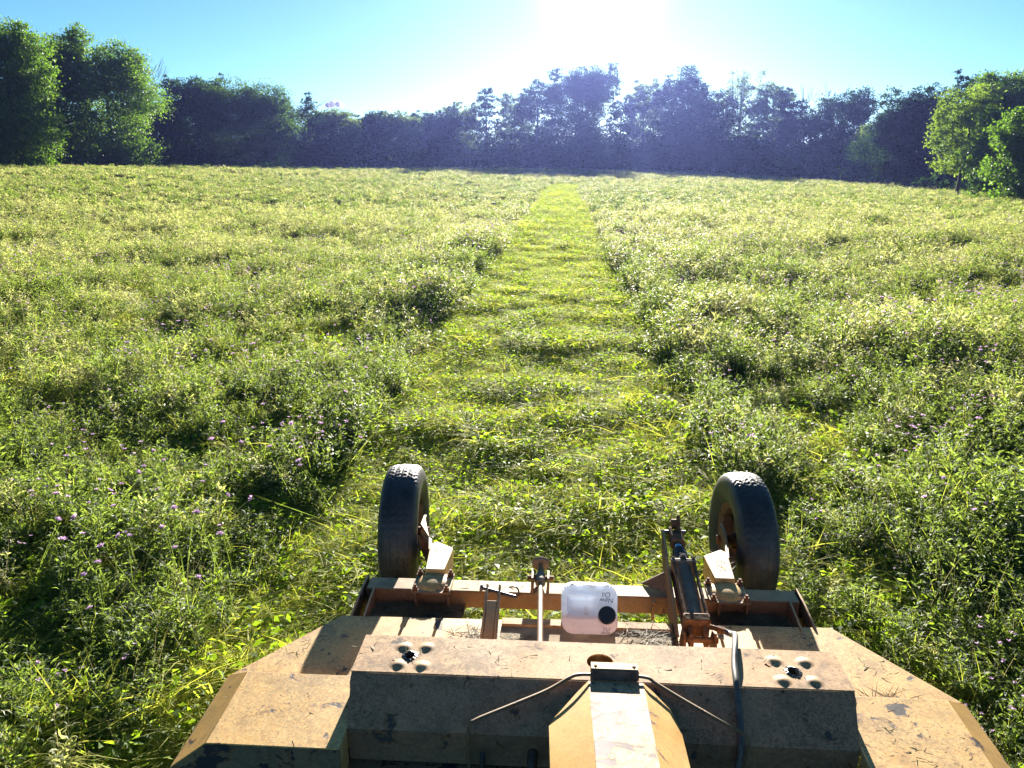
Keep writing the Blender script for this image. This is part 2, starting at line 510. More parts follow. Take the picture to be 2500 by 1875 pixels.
def do_field():
    # --- standing meadow, three density belts
    def meadow(name, n, d0, d1, pattern, npat, weights, sc, label, zlift=0.0):
        x, y = sector(n, d0, d1)
        keep = ~in_strip(x, y, .14) & ~mower_clear(x, y)
        keep &= ~((np.abs(x) < 1.3) & (y < 4.6))
        Dd = np.hypot(x, y)
        if d1 == 40: keep &= rng.uniform(0, 1, n) > (Dd - 22) / 20
        if d0 == 22: keep &= rng.uniform(0, 1, n) < (Dd - 20) / 18
        x, y = x[keep], y[keep]
        big = vnoise(x, y, 2.6, 21); med = vnoise(x, y, .9, 22)
        low = np.clip((vnoise(x, y, 6.5, 23) - .5) * 3 + .5, 0, 1)
        hgt = .60 + .40 * np.clip((.5 * big + .5 * med - .25) * 2, 0, 1)
        hgt *= .85 + .30 * low
        edge = np.clip(1.3 - np.minimum(np.abs(x - STRIP[0]), np.abs(x - STRIP[1])), 0, 1) * (y < 60)
        hgt *= 1 + .12 * edge
        near = np.clip(1 - np.maximum(np.maximum(-1.45 - x, x - 1.7), y - 4.7) / .9, 0, 1)
        hgt *= 1 - .5 * near
        # hollows between clumps
        gap = (vnoise(x, y, .60, 24) < .25)
        hgt = np.where(gap, hgt * .45, hgt)
        if d0 >= 20: hgt = .75 + .45 * (hgt - .75)
        s = sc * hgt * rng.uniform(.75, 1.3, len(x))
        z = ground_z(x, y) - .01 + zlift
        rot = np.stack([rng.normal(0, .14, len(x)), rng.normal(0, .14, len(x)), rng.uniform(0, 6.283, len(x))], 1)
        w = np.asarray(weights, float)
        # species patchiness
        idx = rng.choice(npat, len(x), p=w / w.sum())
        if d1 == 40:
            idx = np.where(rng.uniform(0, 1, len(x)) < (np.hypot(x, y) - 14) / 30, rng.integers(14, 17, len(x)), idx)
        scl = np.stack([s * 1.15, s * 1.15, s * rng.uniform(.85, 1.2, len(x))], 1)
        scatter(name, np.stack([x, y, z], 1), rot, scl, idx, pattern, label)
    meadow('meadow_grass', 6200, 1.2, 9, c_weed, NW, [3.5, 3.5, 3.5, .3, .3, 3.5, 3.5, 1, 1, 1, .9, .9, 2, 2, .5, .5, .5], 1.12,
           'dense leafy meadow weeds and grass standing near the mower')
    meadow('meadow_grass', 46000, 9, 40, c_weed, NW, [3, 3, 3, .6, .6, 3, 3, 1.2, 1.2, 1.2, 1.2, 1.2, 1, 1, 2, 2, 2], 1.25,
           'uncut weedy meadow with pale purple flowers in the middle distance')
    meadow('meadow_grass', 46000, 22, 80, c_far, 6, [3, 3, 4, 4, 3, 2], 1.2,
           'uncut pale meadow beyond the middle of the field')
    meadow('meadow_grass', 42000, 80, 190, c_far, 6, [2, 2, 5, 5, 4, 2], 1.35,
           'uncut meadow running up to the foot of the woods')
    x, y = sector(13000, 1.2, 17)
    k = ~in_strip(x, y, .0) & ~mower_clear(x, y)
    x, y = x[k], y[k]
    rot = np.stack([rng.normal(0, .2, len(x)), rng.normal(0, .2, len(x)), rng.uniform(0, 6.283, len(x))], 1)
    sc_ = rng.uniform(1.0, 1.7, len(x))
    scatter('ground_cover', np.stack([x, y, ground_z(x, y)], 1), rot, np.stack([sc_, sc_, sc_], 1),
            rng.choice([0, 1, 2, 3, 4, 5, 6, 7], len(x), p=[.09, .09, .09, .09, .2, .2, .12, .12]), c_cut,
            'low leaves and thatch between the standing weeds')
    # --- mown strip
    x0, x1, ye = STRIP
    def strip(n, ya, yb, sc):
        x = rng.uniform(-1.95, 1.6, n); y = ya + (yb - ya) * rng.uniform(0, 1, n)
        k = in_strip(x, y, .12)
        x, y = x[k], y[k]
        z = ground_z(x, y) + bumps(x, y) * (np.hypot(x, y) < 30)
        heap = np.clip((vnoise(x, y, .42, 41) - .55) * 4, 0, 1)
        z = z + heap * .02
        rot = np.stack([rng.normal(0, .15, len(x)), rng.normal(0, .15, len(x)), rng.uniform(0, 6.283, len(x))], 1)
        s = sc * rng.uniform(.7, 1.3, len(x)) * (1 + .5 * heap)
        idx = rng.choice(8, len(x), p=np.array([6, 6, 6, 6, .8, .8, .7, .7]) / 27.0)
        return np.stack([x, y, z], 1), rot, np.stack([s, s, s], 1), idx
    parts = [strip(6500, 2.0, 9, 1.0), strip(10000, 9, 22, 1.05), strip(9000, 22, 80, 1.7)]
    P = [np.concatenate([p[i] for p in parts]) for i in range(4)]
    scatter('mown_grass', P[0], P[1], P[2], P[3], c_cut, 'strip of freshly cut grass clippings running from the mower to the woods')
    # low growth right around the wheels and under the edges
    x, y = sector(2600, 1.2, 7)
    k = (in_strip(x, y, .5)) | mower_clear(x, y)
    x, y = x[k], y[k]
    z = ground_z(x, y)
    rot = np.stack([rng.normal(0, .1, len(x)), rng.normal(0, .1, len(x)), rng.uniform(0, 6.283, len(x))], 1)
    s = rng.uniform(.7, 1.2, len(x))
    scatter('stubble', np.stack([x, y, z], 1), rot, np.stack([s, s, s], 1), rng.integers(0, 8, len(x)), c_cut,
            'short stubble under and around the mower deck')
do_field()

# ------------------------------------------------------------------ trees
def limb_mesh(paths, mat, sides=7):
    """paths: list of [(x,y,z,r),...] tapered tubes in one mesh"""
    V, Q = [], []; n0 = 0
    for p in paths:
        p = np.asarray(p, float)
        m = len(p)
        for i in range(m):
            a = p[max(i - 1, 0), :3]; b = p[min(i + 1, m - 1), :3]
            t = unit(b - a)
            s = unit(np.cross(t, [0.3, 1, .1])); u = np.cross(s, t)
            for k in range(sides):
                an = 2 * math.pi * k / sides
                V.append(p[i, :3] + (s * math.cos(an) + u * math.sin(an)) * p[i, 3])
        for i in range(m - 1):
            for k in range(sides):
                k2 = (k + 1) % sides
                Q.append((n0 + i * sides + k, n0 + i * sides + k2, n0 + (i + 1) * sides + k2, n0 + (i + 1) * sides + k))
        n0 += m * sides
    return np_mesh('trunk', np.array(V), np.array(Q), None, [mat])

def crown_mesh(r, lobes, leaf, nclump, per, mat, zmin=None, sig=.16):
    """leaf clusters gathered in ragged clumps over a set of lobes (cx,cy,cz,rx,ry,rz)"""
    L = np.array(lobes)
    area = (L[:, 3] * L[:, 5]) ** 1.0
    pick = r.choice(len(L), nclump, p=area / area.sum())
    d = unit(r.normal(0, 1, (nclump, 3)))
    rad = r.uniform(.25, 1.0, nclump) ** .45 * r.uniform(.82, 1.12, nclump)
    c = L[pick, :3] + d * L[pick, 3:6] * rad[:, None]
    size = (L[pick, 3] + L[pick, 5]) * .5 * sig * r.uniform(.5, 1.6, nclump)
    c = np.repeat(c, per, 0); sz = np.repeat(size, per)
    off = r.normal(0, 1, (len(c), 3)) * sz[:, None] * [1.15, 1.15, .55]
    pos = c + off
    outw = unit(np.repeat(d, per, 0) + r.normal(0, .9, (len(c), 3)) + [0, 0, -.1])
    tone_c = np.repeat(r.uniform(0, 1, nclump), per)
    if zmin is not None:
        k = pos[:, 2] > zmin
        pos, outw, tone_c = pos[k], outw[k], tone_c[k]
    ln = leaf * r.uniform(.6, 1.35, len(pos))
    v, q = leaves(pos, outw, ln, ln * r.uniform(.55, .85, len(pos)), r=r, bend=.2)
    return np_mesh('crown', v, q, None, [mat], None, .6 * tone_c + .4 * r.uniform(0, 1, len(pos)))

def branches(r, H, R_, n, z0, r0, up=.6):
    out = []
    for k in range(n):
        a = r.uniform(0, 6.283); z = r.uniform(z0, .8) * H
        L = R_ * r.uniform(.5, .95); pts = []
        for i in range(5):
            t = i / 4
            pts.append((math.cos(a) * L * t + r.normal(0, .05 * R_ * t), math.sin(a) * L * t + r.normal(0, .05 * R_ * t),
                        z + L * up * (t ** 1.3) , r0 * (1 - .85 * t)))
        out.append(pts)
    return out

def tree(i, x, y, ztop, Rr, kind, label):
    r = np.random.default_rng(100 + i)
    gz = float(ground_z(x, y)) - .1
    H = ztop - gz
    D = math.hypot(x, y)
    name = {'snag': 'dead_tree', 'lit': 'lone_tree', 'pointed': 'pointed_tree', 'tier': 'tiered_tree'}.get(kind, 'broadleaf_tree')
    root = empty(name, (x, y, gz), label, 'tree', 'trees along the wood edge')
    Rr *= {'dense': 1.36, 'open': 1.7, 'airy': 1.7, 'tier': 1.7, 'big': 1.45, 'maple': 1.85}.get(kind, 1.55)
    tr = max(.12, H * .016)
    if kind == 'snag':
        paths = [[(0, 0, 0, tr * 1.2), (r.normal(0, .2), 0, H * .5, tr * .8), (r.normal(0, .3), 0, H * .98, .05)]]
        for k in range(22):
            a = r.uniform(0, 6.283); z = H * r.uniform(.45, .85); L = H * r.uniform(.12, .25)
            p = [(0, 0, z, .05), (math.cos(a) * L * .6, math.sin(a) * L * .6, z + L * .4, .03), (math.cos(a) * L * .95, math.sin(a) * L * .95, z + L * .95, .012)]
            paths.append(p)
            for t in range(3):
                q = p[1]; a2 = a + r.uniform(-1, 1); l2 = L * .5
                paths.append([(q[0], q[1], q[2], .022), (q[0] + math.cos(a2) * l2 * .5, q[1] + math.sin(a2) * l2 * .5, q[2] + l2, .01)])
        obj('trunk', limb_mesh(paths, M['deadwood'], 5), root)
        return
    leaf = max(.17, min(.42, D * .0020))
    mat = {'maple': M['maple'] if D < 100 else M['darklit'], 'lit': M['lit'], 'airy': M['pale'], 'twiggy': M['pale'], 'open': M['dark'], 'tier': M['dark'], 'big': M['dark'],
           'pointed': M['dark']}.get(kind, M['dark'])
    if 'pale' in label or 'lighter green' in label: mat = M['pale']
    lobes = []
    base = {'maple': .04, 'dense': .06, 'pointed': .06, 'big': .12, 'lit': .25}.get(kind, .15)
    nl = 22
    dens = 1.0
    if kind in ('maple', 'dense', 'big', 'airy', 'open', 'lit'):
        for k in range(nl):
            h = base + (.86 - base) * (k + .5) / nl
            prof = math.sin(math.pi * min(1, max(0, (h - base + .14) / (1.22 - base)))) ** .6
            if kind == 'big': prof = (.72 if h < .42 else 1.0) * (1 if h < .78 else .72)
            a = k * 2.4 + r.uniform(-.4, .4)
            ro = Rr * prof * r.uniform(.30, .72)
            s = Rr * r.uniform(.26, .52) * (prof * .6 + .4)
            zz = min(h * H, H - s * .8)
            lobes.append((math.cos(a) * ro, math.sin(a) * ro, zz, s, s, s * r.uniform(.6, .85)))
        lobes.append((r.normal(0, .2) * Rr, 0, H - Rr * .30, Rr * .32, Rr * .32, Rr * .30))
        for k in range(6):
            a = k * 1.05 + r.uniform(-.3, .3)
            s = Rr * r.uniform(.22, .36)
            lobes.append((math.cos(a) * Rr * r.uniform(.35, .7), math.sin(a) * Rr * .5, H * r.uniform(.76, .99) - s * .8, s, s, s * r.uniform(.7, 1.1)))
        # ragged knobs on the outline
        for k in range(14):
            a = r.uniform(0, 6.283)
            s = Rr * r.uniform(.10, .27)
            lobes.append((math.cos(a) * Rr * .7, math.sin(a) * Rr * .5, H * r.uniform(.55, 1.03) - s, s, s, s * 1.1))
        dens = {'airy': 1.0, 'open': 1.0, 'lit': 1.1, 'big': 1.4}.get(kind, 1.5)
    elif kind == 'pointed':
        for k in range(nl):
            h = base + (.97 - base) * k / (nl - 1)
            ro = Rr * (1.02 - h) ** .8
            a = k * 2.4
            s = max(.35, Rr * .5 * (1.08 - h) ** .7)
            lobes.append((math.cos(a) * ro * .6, math.sin(a) * ro * .6, h * H, s, s, s * 1.1))
    elif kind == 'tier':
        for k in range(9):
            h = .25 + .72 * k / 8
            ro = Rr * (1.15 - h)
            for q in range(3):
                a = q * 2.1 + k * .9
                lobes.append((math.cos(a) * ro * .55, math.sin(a) * ro * .55, h * H, ro * .7 + .5, ro * .7 + .5, .55))
        dens = 1.3
    elif kind == 'twiggy':
        for k in range(14):
            a = r.uniform(0, 6.283); ro = Rr * r.uniform(.1, .85)
            lobes.append((math.cos(a) * ro, math.sin(a) * ro, H * r.uniform(.72, .93), Rr * .11, Rr * .11, H * .085))
        for k in range(8):
            a = r.uniform(0, 6.283); ro = Rr * .5
            lobes.append((math.cos(a) * ro, math.sin(a) * ro, H * r.uniform(.2, .68), Rr * .55, Rr * .55, Rr * .5))
        dens = .6
    vol_area = sum(l_[3] * l_[5] for l_ in lobes) * 12.5
    per = 26
    ncl = int(min(2200, max(260, vol_area * dens / (leaf * leaf * .5) / per * .75)))
    sig = .20 if kind != 'twiggy' else .3
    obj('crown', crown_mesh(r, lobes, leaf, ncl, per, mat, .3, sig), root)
    lean = r.normal(0, .02) * H
    paths = [[(0, 0, -.3, tr * 1.35), (lean * .3, 0, H * .2, tr), (lean, 0, H * .55, tr * .7), (lean * .6, 0, H * .85, tr * .25)]]
    paths += branches(r, H, Rr * .9, 12, .25, tr * .32)
    if kind == 'twiggy':
        for l_ in lobes[:14]:
            paths.append([(0, 0, H * .55, .12), (l_[0] * .7, l_[1] * .7, H * .7, .08), (l_[0], l_[1], l_[2] + l_[5], .03)])
    obj('trunk', limb_mesh(paths, M['bark'], 7), root)

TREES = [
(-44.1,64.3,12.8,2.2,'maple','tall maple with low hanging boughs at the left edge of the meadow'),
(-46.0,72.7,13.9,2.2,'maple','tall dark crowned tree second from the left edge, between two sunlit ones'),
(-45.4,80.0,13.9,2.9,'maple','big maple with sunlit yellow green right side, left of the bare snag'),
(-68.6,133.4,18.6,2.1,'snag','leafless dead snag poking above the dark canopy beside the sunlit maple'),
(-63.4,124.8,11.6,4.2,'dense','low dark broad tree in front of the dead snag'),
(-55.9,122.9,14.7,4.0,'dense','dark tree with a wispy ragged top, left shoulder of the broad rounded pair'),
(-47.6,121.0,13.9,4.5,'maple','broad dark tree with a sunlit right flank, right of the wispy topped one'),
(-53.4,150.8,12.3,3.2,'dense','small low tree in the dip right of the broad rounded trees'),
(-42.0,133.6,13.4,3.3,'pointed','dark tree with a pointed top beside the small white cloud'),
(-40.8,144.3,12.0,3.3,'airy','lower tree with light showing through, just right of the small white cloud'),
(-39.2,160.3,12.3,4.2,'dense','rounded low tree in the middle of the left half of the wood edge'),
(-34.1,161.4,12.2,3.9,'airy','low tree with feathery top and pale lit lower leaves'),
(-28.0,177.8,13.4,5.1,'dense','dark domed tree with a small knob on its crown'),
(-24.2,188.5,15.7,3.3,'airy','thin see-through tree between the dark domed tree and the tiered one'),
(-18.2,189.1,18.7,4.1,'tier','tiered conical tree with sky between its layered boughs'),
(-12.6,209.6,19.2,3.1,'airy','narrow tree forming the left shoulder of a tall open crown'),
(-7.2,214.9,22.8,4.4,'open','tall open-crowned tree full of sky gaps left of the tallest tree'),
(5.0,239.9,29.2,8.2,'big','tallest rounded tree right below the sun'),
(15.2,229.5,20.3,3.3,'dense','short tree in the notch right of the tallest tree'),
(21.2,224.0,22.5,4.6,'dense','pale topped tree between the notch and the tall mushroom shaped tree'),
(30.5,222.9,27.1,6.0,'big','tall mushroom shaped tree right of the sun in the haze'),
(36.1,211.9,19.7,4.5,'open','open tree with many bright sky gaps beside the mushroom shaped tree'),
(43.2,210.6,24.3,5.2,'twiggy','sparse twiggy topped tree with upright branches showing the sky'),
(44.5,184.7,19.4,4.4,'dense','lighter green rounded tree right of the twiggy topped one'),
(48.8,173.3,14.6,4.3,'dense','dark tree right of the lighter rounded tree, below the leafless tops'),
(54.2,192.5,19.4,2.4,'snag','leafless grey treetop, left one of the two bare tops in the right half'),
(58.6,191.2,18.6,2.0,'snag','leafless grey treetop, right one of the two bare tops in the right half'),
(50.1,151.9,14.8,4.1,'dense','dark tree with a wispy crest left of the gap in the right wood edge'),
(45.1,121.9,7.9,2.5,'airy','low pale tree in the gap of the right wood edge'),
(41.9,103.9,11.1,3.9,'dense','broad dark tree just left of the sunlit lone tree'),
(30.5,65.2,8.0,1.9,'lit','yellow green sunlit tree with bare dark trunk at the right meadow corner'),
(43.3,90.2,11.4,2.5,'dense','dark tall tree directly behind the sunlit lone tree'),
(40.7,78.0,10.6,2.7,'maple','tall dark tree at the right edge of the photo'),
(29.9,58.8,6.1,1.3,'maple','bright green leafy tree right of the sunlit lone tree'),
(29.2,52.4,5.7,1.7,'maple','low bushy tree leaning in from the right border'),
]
for i, t in enumerate(TREES):
    tree(i, *t)

def undergrowth():
    """shaded brush and back rows that close the wood edge"""
    r = np.random.default_rng(55)
    lobes = []
    ha = [-45, -34, -27, -22, -17, -13, -8, -3, 2, 7, 12, 16, 20, 24, 30, 42]
    hh = [.12, .11, .048, .046, .046, .050, .06, .07, .075, .08, .085, .08, .05, .065, .07, .07]
    az = np.arange(-46, 42, .5)
    for a in az:
        dc = float(np.interp(a, CA, CD))
        hs = float(np.interp(a, ha, hh))
        for row in range(4):
            D = dc * (1.04 + .07 * row) + r.uniform(0, 6) + row * 5
            aa = R(a + r.uniform(-.4, .4))
            x, y = D * math.sin(aa), D * math.cos(aa)
            g = float(ground_z(x, y))
            h = D * hs * r.uniform(.45, .8) * (.55 + .2 * row)
            for k in range(2 if row > 1 else 1):
                lobes.append((x, y, g + h * (.38 + .3 * k), D * .014, D * .014, h * .42))
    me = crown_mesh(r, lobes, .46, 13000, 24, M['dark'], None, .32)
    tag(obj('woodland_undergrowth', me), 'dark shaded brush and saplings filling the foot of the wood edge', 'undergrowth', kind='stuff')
undergrowth()

# ------------------------------------------------------------------ machine materials
def paint(name, base, base2, chip=.62, dirt=.5, rough=.42, metal_col=(.075, .062, .058), scale=1.0, grime=(.15, .10, .065), spec=.3, sunlit_dust=None):
    m, n, l, out = new_mat(name)
    p = N(n, 'ShaderNodeBsdfPrincipled'); p.inputs['Specular IOR Level'].default_value = spec
    tc = n.new('ShaderNodeTexCoord')
    def noise(s, d=6, rgh=.6, vec=None, dist=0):
        t = N(n, 'ShaderNodeTexNoise'); t.inputs['Scale'].default_value = s * scale; t.inputs['Detail'].default_value = d
        t.inputs['Roughness'].default_value = rgh; t.inputs['Distortion'].default_value = dist
        l.new(vec or tc.outputs['Object'], t.inputs['Vector']); return t.outputs['Fac']
    big = noise(3.2, 5)
    fine = noise(34, 8, .7, dist=1.2)
    speck = noise(95, 4, .6)
    r0 = ramp(n, [(.3, (0, 0, 0)), (.7, (1, 1, 1))]); l.new(big, r0.inputs[0])
    c = mixc(n, l, r0.outputs[0], base, base2)
    # swirled scuffs
    r1 = ramp(n, [(.42, (0, 0, 0)), (.50, (1, 1, 1)), (.57, (0, 0, 0))]); l.new(fine, r1.inputs[0])
    bg = ramp(n, [(.40, (.1, .1, .1)), (.58, (dirt, dirt, dirt))]); l.new(noise(2.1, 4), bg.inputs[0])
    f1 = mixc(n, l, 1.0, r1.outputs[0], bg.outputs[0], 'MULTIPLY')
    c = mixc(n, l, f1, c, grime)
    r2 = ramp(n, [(.57, (0, 0, 0)), (.66, (dirt, dirt, dirt))]); l.new(speck, r2.inputs[0])
    c = mixc(n, l, r2.outputs[0], c, grime)
    sc2 = noise(15, 8, .75, dist=2.0)
    r5 = ramp(n, [(.48, (0, 0, 0)), (.515, (1, 1, 1)), (.55, (0, 0, 0))]); l.new(sc2, r5.inputs[0])
    fs = N(n, 'ShaderNodeMath', operation='MULTIPLY'); fs.inputs[1].default_value = dirt * .55; l.new(r5.outputs[0], fs.inputs[0])
    c = mixc(n, l, fs.outputs[0], c, tuple(min(.85, v * 1.45 + .04) for v in base2))
    bt = ramp(n, [(.50, (0, 0, 0)), (.62, (dirt * .55,) * 3)]); l.new(noise(7.0, 8, .7), bt.inputs[0])
    c = mixc(n, l, bt.outputs[0], c, grime)
    # flaked chips down to dark steel, with crisp borders
    ch = noise(9.0, 7, .62, dist=.4)
    r3 = ramp(n, [(chip, (0, 0, 0)), (chip + .012, (1, 1, 1))]); l.new(ch, r3.inputs[0])
    rr3 = ramp(n, [(chip - .035, (0, 0, 0)), (chip, (.75, .75, .75))]); l.new(ch, rr3.inputs[0])
    c = mixc(n, l, rr3.outputs[0], c, (.20, .085, .035))
    ch2 = noise(26.0, 3, .5)
    r4 = ramp(n, [(chip + .10, (0, 0, 0)), (chip + .112, (1, 1, 1))]); l.new(ch2, r4.inputs[0])
    mx = N(n, 'ShaderNodeMath', operation='MAXIMUM'); l.new(r3.outputs[0], mx.inputs[0]); l.new(r4.outputs[0], mx.inputs[1])
    c = mixc(n, l, mx.outputs[0], c, metal_col)
    if sunlit_dust:  # up-facing tops turn tan: dust plus a sunlit tone put into the colour
        ge = n.new('ShaderNodeNewGeometry'); sx = n.new('ShaderNodeSeparateXYZ'); l.new(ge.outputs['True Normal'], sx.inputs[0])
        rd = ramp(n, [(.80, (0, 0, 0)), (.95, (1, 1, 1))]); l.new(sx.outputs['Z'], rd.inputs[0])
        rn_ = ramp(n, [(.34, (.35, .35, .35)), (.5, (1, 1, 1))]); l.new(big, rn_.inputs[0])
        fd = mixc(n, l, 1.0, rd.outputs[0], rn_.outputs[0], 'MULTIPLY')
        c = mixc(n, l, fd, c, sunlit_dust)
    l.new(c, p.inputs['Base Color'])
    rr = N(n, 'ShaderNodeMath', operation='MULTIPLY_ADD'); rr.inputs[1].default_value = .35; rr.inputs[2].default_value = rough - .1
    l.new(big, rr.inputs[0]); l.new(rr.outputs[0], p.inputs['Roughness'])
    bp = N(n, 'ShaderNodeBump'); bp.inputs['Strength'].default_value = .25; bp.inputs['Distance'].default_value = .003
    bp.invert = True
    l.new(mx.outputs[0], bp.inputs['Height'])
    b2 = N(n, 'ShaderNodeBump'); b2.inputs['Strength'].default_value = .22; b2.inputs['Distance'].default_value = .015
    l.new(big, b2.inputs['Height']); l.new(bp.outputs[0], b2.inputs['Normal'])
    l.new(b2.outputs[0], p.inputs['Normal'])
    l.new(p.outputs[0], out.inputs['Surface'])
    return m

def plain(name, col, rough=.5, metal=0.0, var=.35, scale=12, spec=.5, bump=0.0):
    m, n, l, out = new_mat(name)
    p = N(n, 'ShaderNodeBsdfPrincipled'); p.inputs['Roughness'].default_value = rough
    p.inputs['Metallic'].default_value = metal; p.inputs['Specular IOR Level'].default_value = spec
    tc = n.new('ShaderNodeTexCoord')
    t = N(n, 'ShaderNodeTexNoise'); t.inputs['Scale'].default_value = scale; t.inputs['Detail'].default_value = 7
    l.new(tc.outputs['Object'], t.inputs['Vector'])
    r = ramp(n, [(.3, tuple(c * (1 - var) for c in col)), (.7, tuple(c * (1 + var) for c in col))])
    l.new(t.outputs['Fac'], r.inputs[0]); l.new(r.outputs[0], p.inputs['Base Color'])
    if bump:
        b = N(n, 'ShaderNodeBump'); b.inputs['Strength'].default_value = bump; b.inputs['Distance'].default_value = .004
        l.new(t.outputs['Fac'], b.inputs['Height']); l.new(b.outputs[0], p.inputs['Normal'])
    l.new(p.outputs[0], out.inputs['Surface'])
    return m

M['paint'] = paint('faded yellow paint', (.70, .40, .125), (.74, .45, .18), .638, .7, .5)
M['hoodpaint'] = paint('scuffed yellow paint', (.50, .28, .135), (.58, .36, .19), .66, 1.0, .62, spec=.2)
M['ochre'] = paint('ochre paint', (.52, .28, .06), (.56, .32, .09), .66, .3, .5)
M['frame'] = paint('rusty frame paint', (.10, .05, .03), (.18, .09, .05), .60, .8, .6, (.05, .03, .02), sunlit_dust=(.52, .34, .18))
M['hoodface'] = paint('shade-toned dirty hood face', (.40, .19, .11), (.46, .24, .14), .64, .9, .6, spec=.15)  # redder, darker base gives the face its shade tone, beside real grime
M['hoodlow'] = paint('dark lower hood', (.20, .10, .06), (.32, .17, .09), .60, .8, .6, spec=.15)  # darker brown base for the lower return
M['shieldpaint'] = paint('chipped pale paint', (.50, .31, .16), (.56, .37, .21), .56, .8, .6, (.13, .10, .11), spec=.15)
M['bar'] = paint('olive rusty bar', (.14, .09, .04), (.20, .12, .05), .60, .8, .5, (.05, .03, .02))
M['rust'] = plain('rusty steel', (.17, .075, .035), .75, .1, .5, 30, .3, .4)
M['steel'] = plain('dull steel', (.10, .095, .095), .45, .6, .35, 25)
M['darksteel'] = plain('dark greasy steel', (.085, .062, .050), .5, .3, .4, 25)
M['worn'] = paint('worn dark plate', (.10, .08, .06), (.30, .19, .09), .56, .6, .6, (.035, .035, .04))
M['dirtplate'] = plain('dusty plate', (.36, .29, .20), .85, 0, .3, 14, .2, .5)
M['cast'] = plain('brown cast iron', (.20, .14, .10), .6, .2, .35, 30, .4, .3)
M['barrel'] = plain('dusty brown cylinder', (.20, .145, .11), .7, 0, .25, 20, .25)
M['rod'] = plain('dull brown rod', (.24, .15, .08), .6, .2, .3, 30)
M['chrome'] = plain('chrome piston', (.25, .45, .60), .15, 1.0, .1)
M['blackrub'] = plain('black rubber ring', (.018, .018, .020), .5)
M['hose'] = plain('grey hydraulic hose', (.085, .08, .078), .5, 0, .25, 40)
M['cap'] = plain('black cap', (.014, .011, .010), .16)
M['ink'] = plain('black marker', (.03, .03, .05), .6)

def tyre_mat():
    m, n, l, out = new_mat('worn tyre')
    p = N(n, 'ShaderNodeBsdfPrincipled'); p.inputs['Roughness'].default_value = .48
    p.inputs['Specular IOR Level'].default_value = .45
    tc = n.new('ShaderNodeTexCoord')
    t = N(n, 'ShaderNodeTexNoise'); t.inputs['Scale'].default_value = 9; t.inputs['Detail'].default_value = 8
    l.new(tc.outputs['Object'], t.inputs['Vector'])
    r = ramp(n, [(.35, (.022, .023, .027)), (.65, (.050, .050, .055)), (.8, (.12, .115, .10))])
    l.new(t.outputs['Fac'], r.inputs[0]); l.new(r.outputs[0], p.inputs['Base Color'])
    b = N(n, 'ShaderNodeBump'); b.inputs['Strength'].default_value = .3; b.inputs['Distance'].default_value = .004
    l.new(t.outputs['Fac'], b.inputs['Height']); l.new(b.outputs[0], p.inputs['Normal'])
    l.new(p.outputs[0], out.inputs['Surface'])
    return m
M['tyre'] = tyre_mat()

def jug_mat():
    m, n, l, out = new_mat('milky plastic')
    p = N(n, 'ShaderNodeBsdfPrincipled'); p.inputs['Roughness'].default_value = .32
    p.inputs['Base Color'].default_value = (.80, .76, .80, 1)
    p.inputs['Subsurface Weight'].default_value = .0
    t = n.new('ShaderNodeBsdfTranslucent'); t.inputs['Color'].default_value = (.66, .70, .88, 1)
    tc = n.new('ShaderNodeTexCoord')
    no = N(n, 'ShaderNodeTexNoise'); no.inputs['Scale'].default_value = 22; no.inputs['Detail'].default_value = 8
    l.new(tc.outputs['Object'], no.inputs['Vector'])
    r = ramp(n, [(.34, (.62, .45, .38)), (.44, (.98, .95, .93))]); l.new(no.outputs['Fac'], r.inputs[0])
    sp = n.new('ShaderNodeSeparateXYZ'); l.new(tc.outputs['Object'], sp.inputs[0])
    rz = ramp(n, [(.470, (.84, .60, .52)), (.486, (.80, .90, 1.0))])
    ma = N(n, 'ShaderNodeMath', operation='MULTIPLY_ADD'); ma.inputs[1].default_value = 1.0; ma.inputs[2].default_value = .5
    l.new(sp.outputs['Z'], ma.inputs[0]); l.new(ma.outputs[0], rz.inputs[0])
    cc = mixc(n, l, 1.0, rz.outputs[0], r.outputs[0], 'MULTIPLY')
    l.new(cc, p.inputs['Base Color'])
    tt = mixc(n, l, .6, (.66, .70, .88), rz.outputs[0]); l.new(tt, t.inputs['Color'])
    mx = n.new('ShaderNodeMixShader'); mx.inputs[0].default_value = .45
    l.new(p.outputs[0], mx.inputs[1]); l.new(t.outputs[0], mx.inputs[2])
    l.new(mx.outputs[0], out.inputs['Surface'])
    return m
M['jug'] = jug_mat()

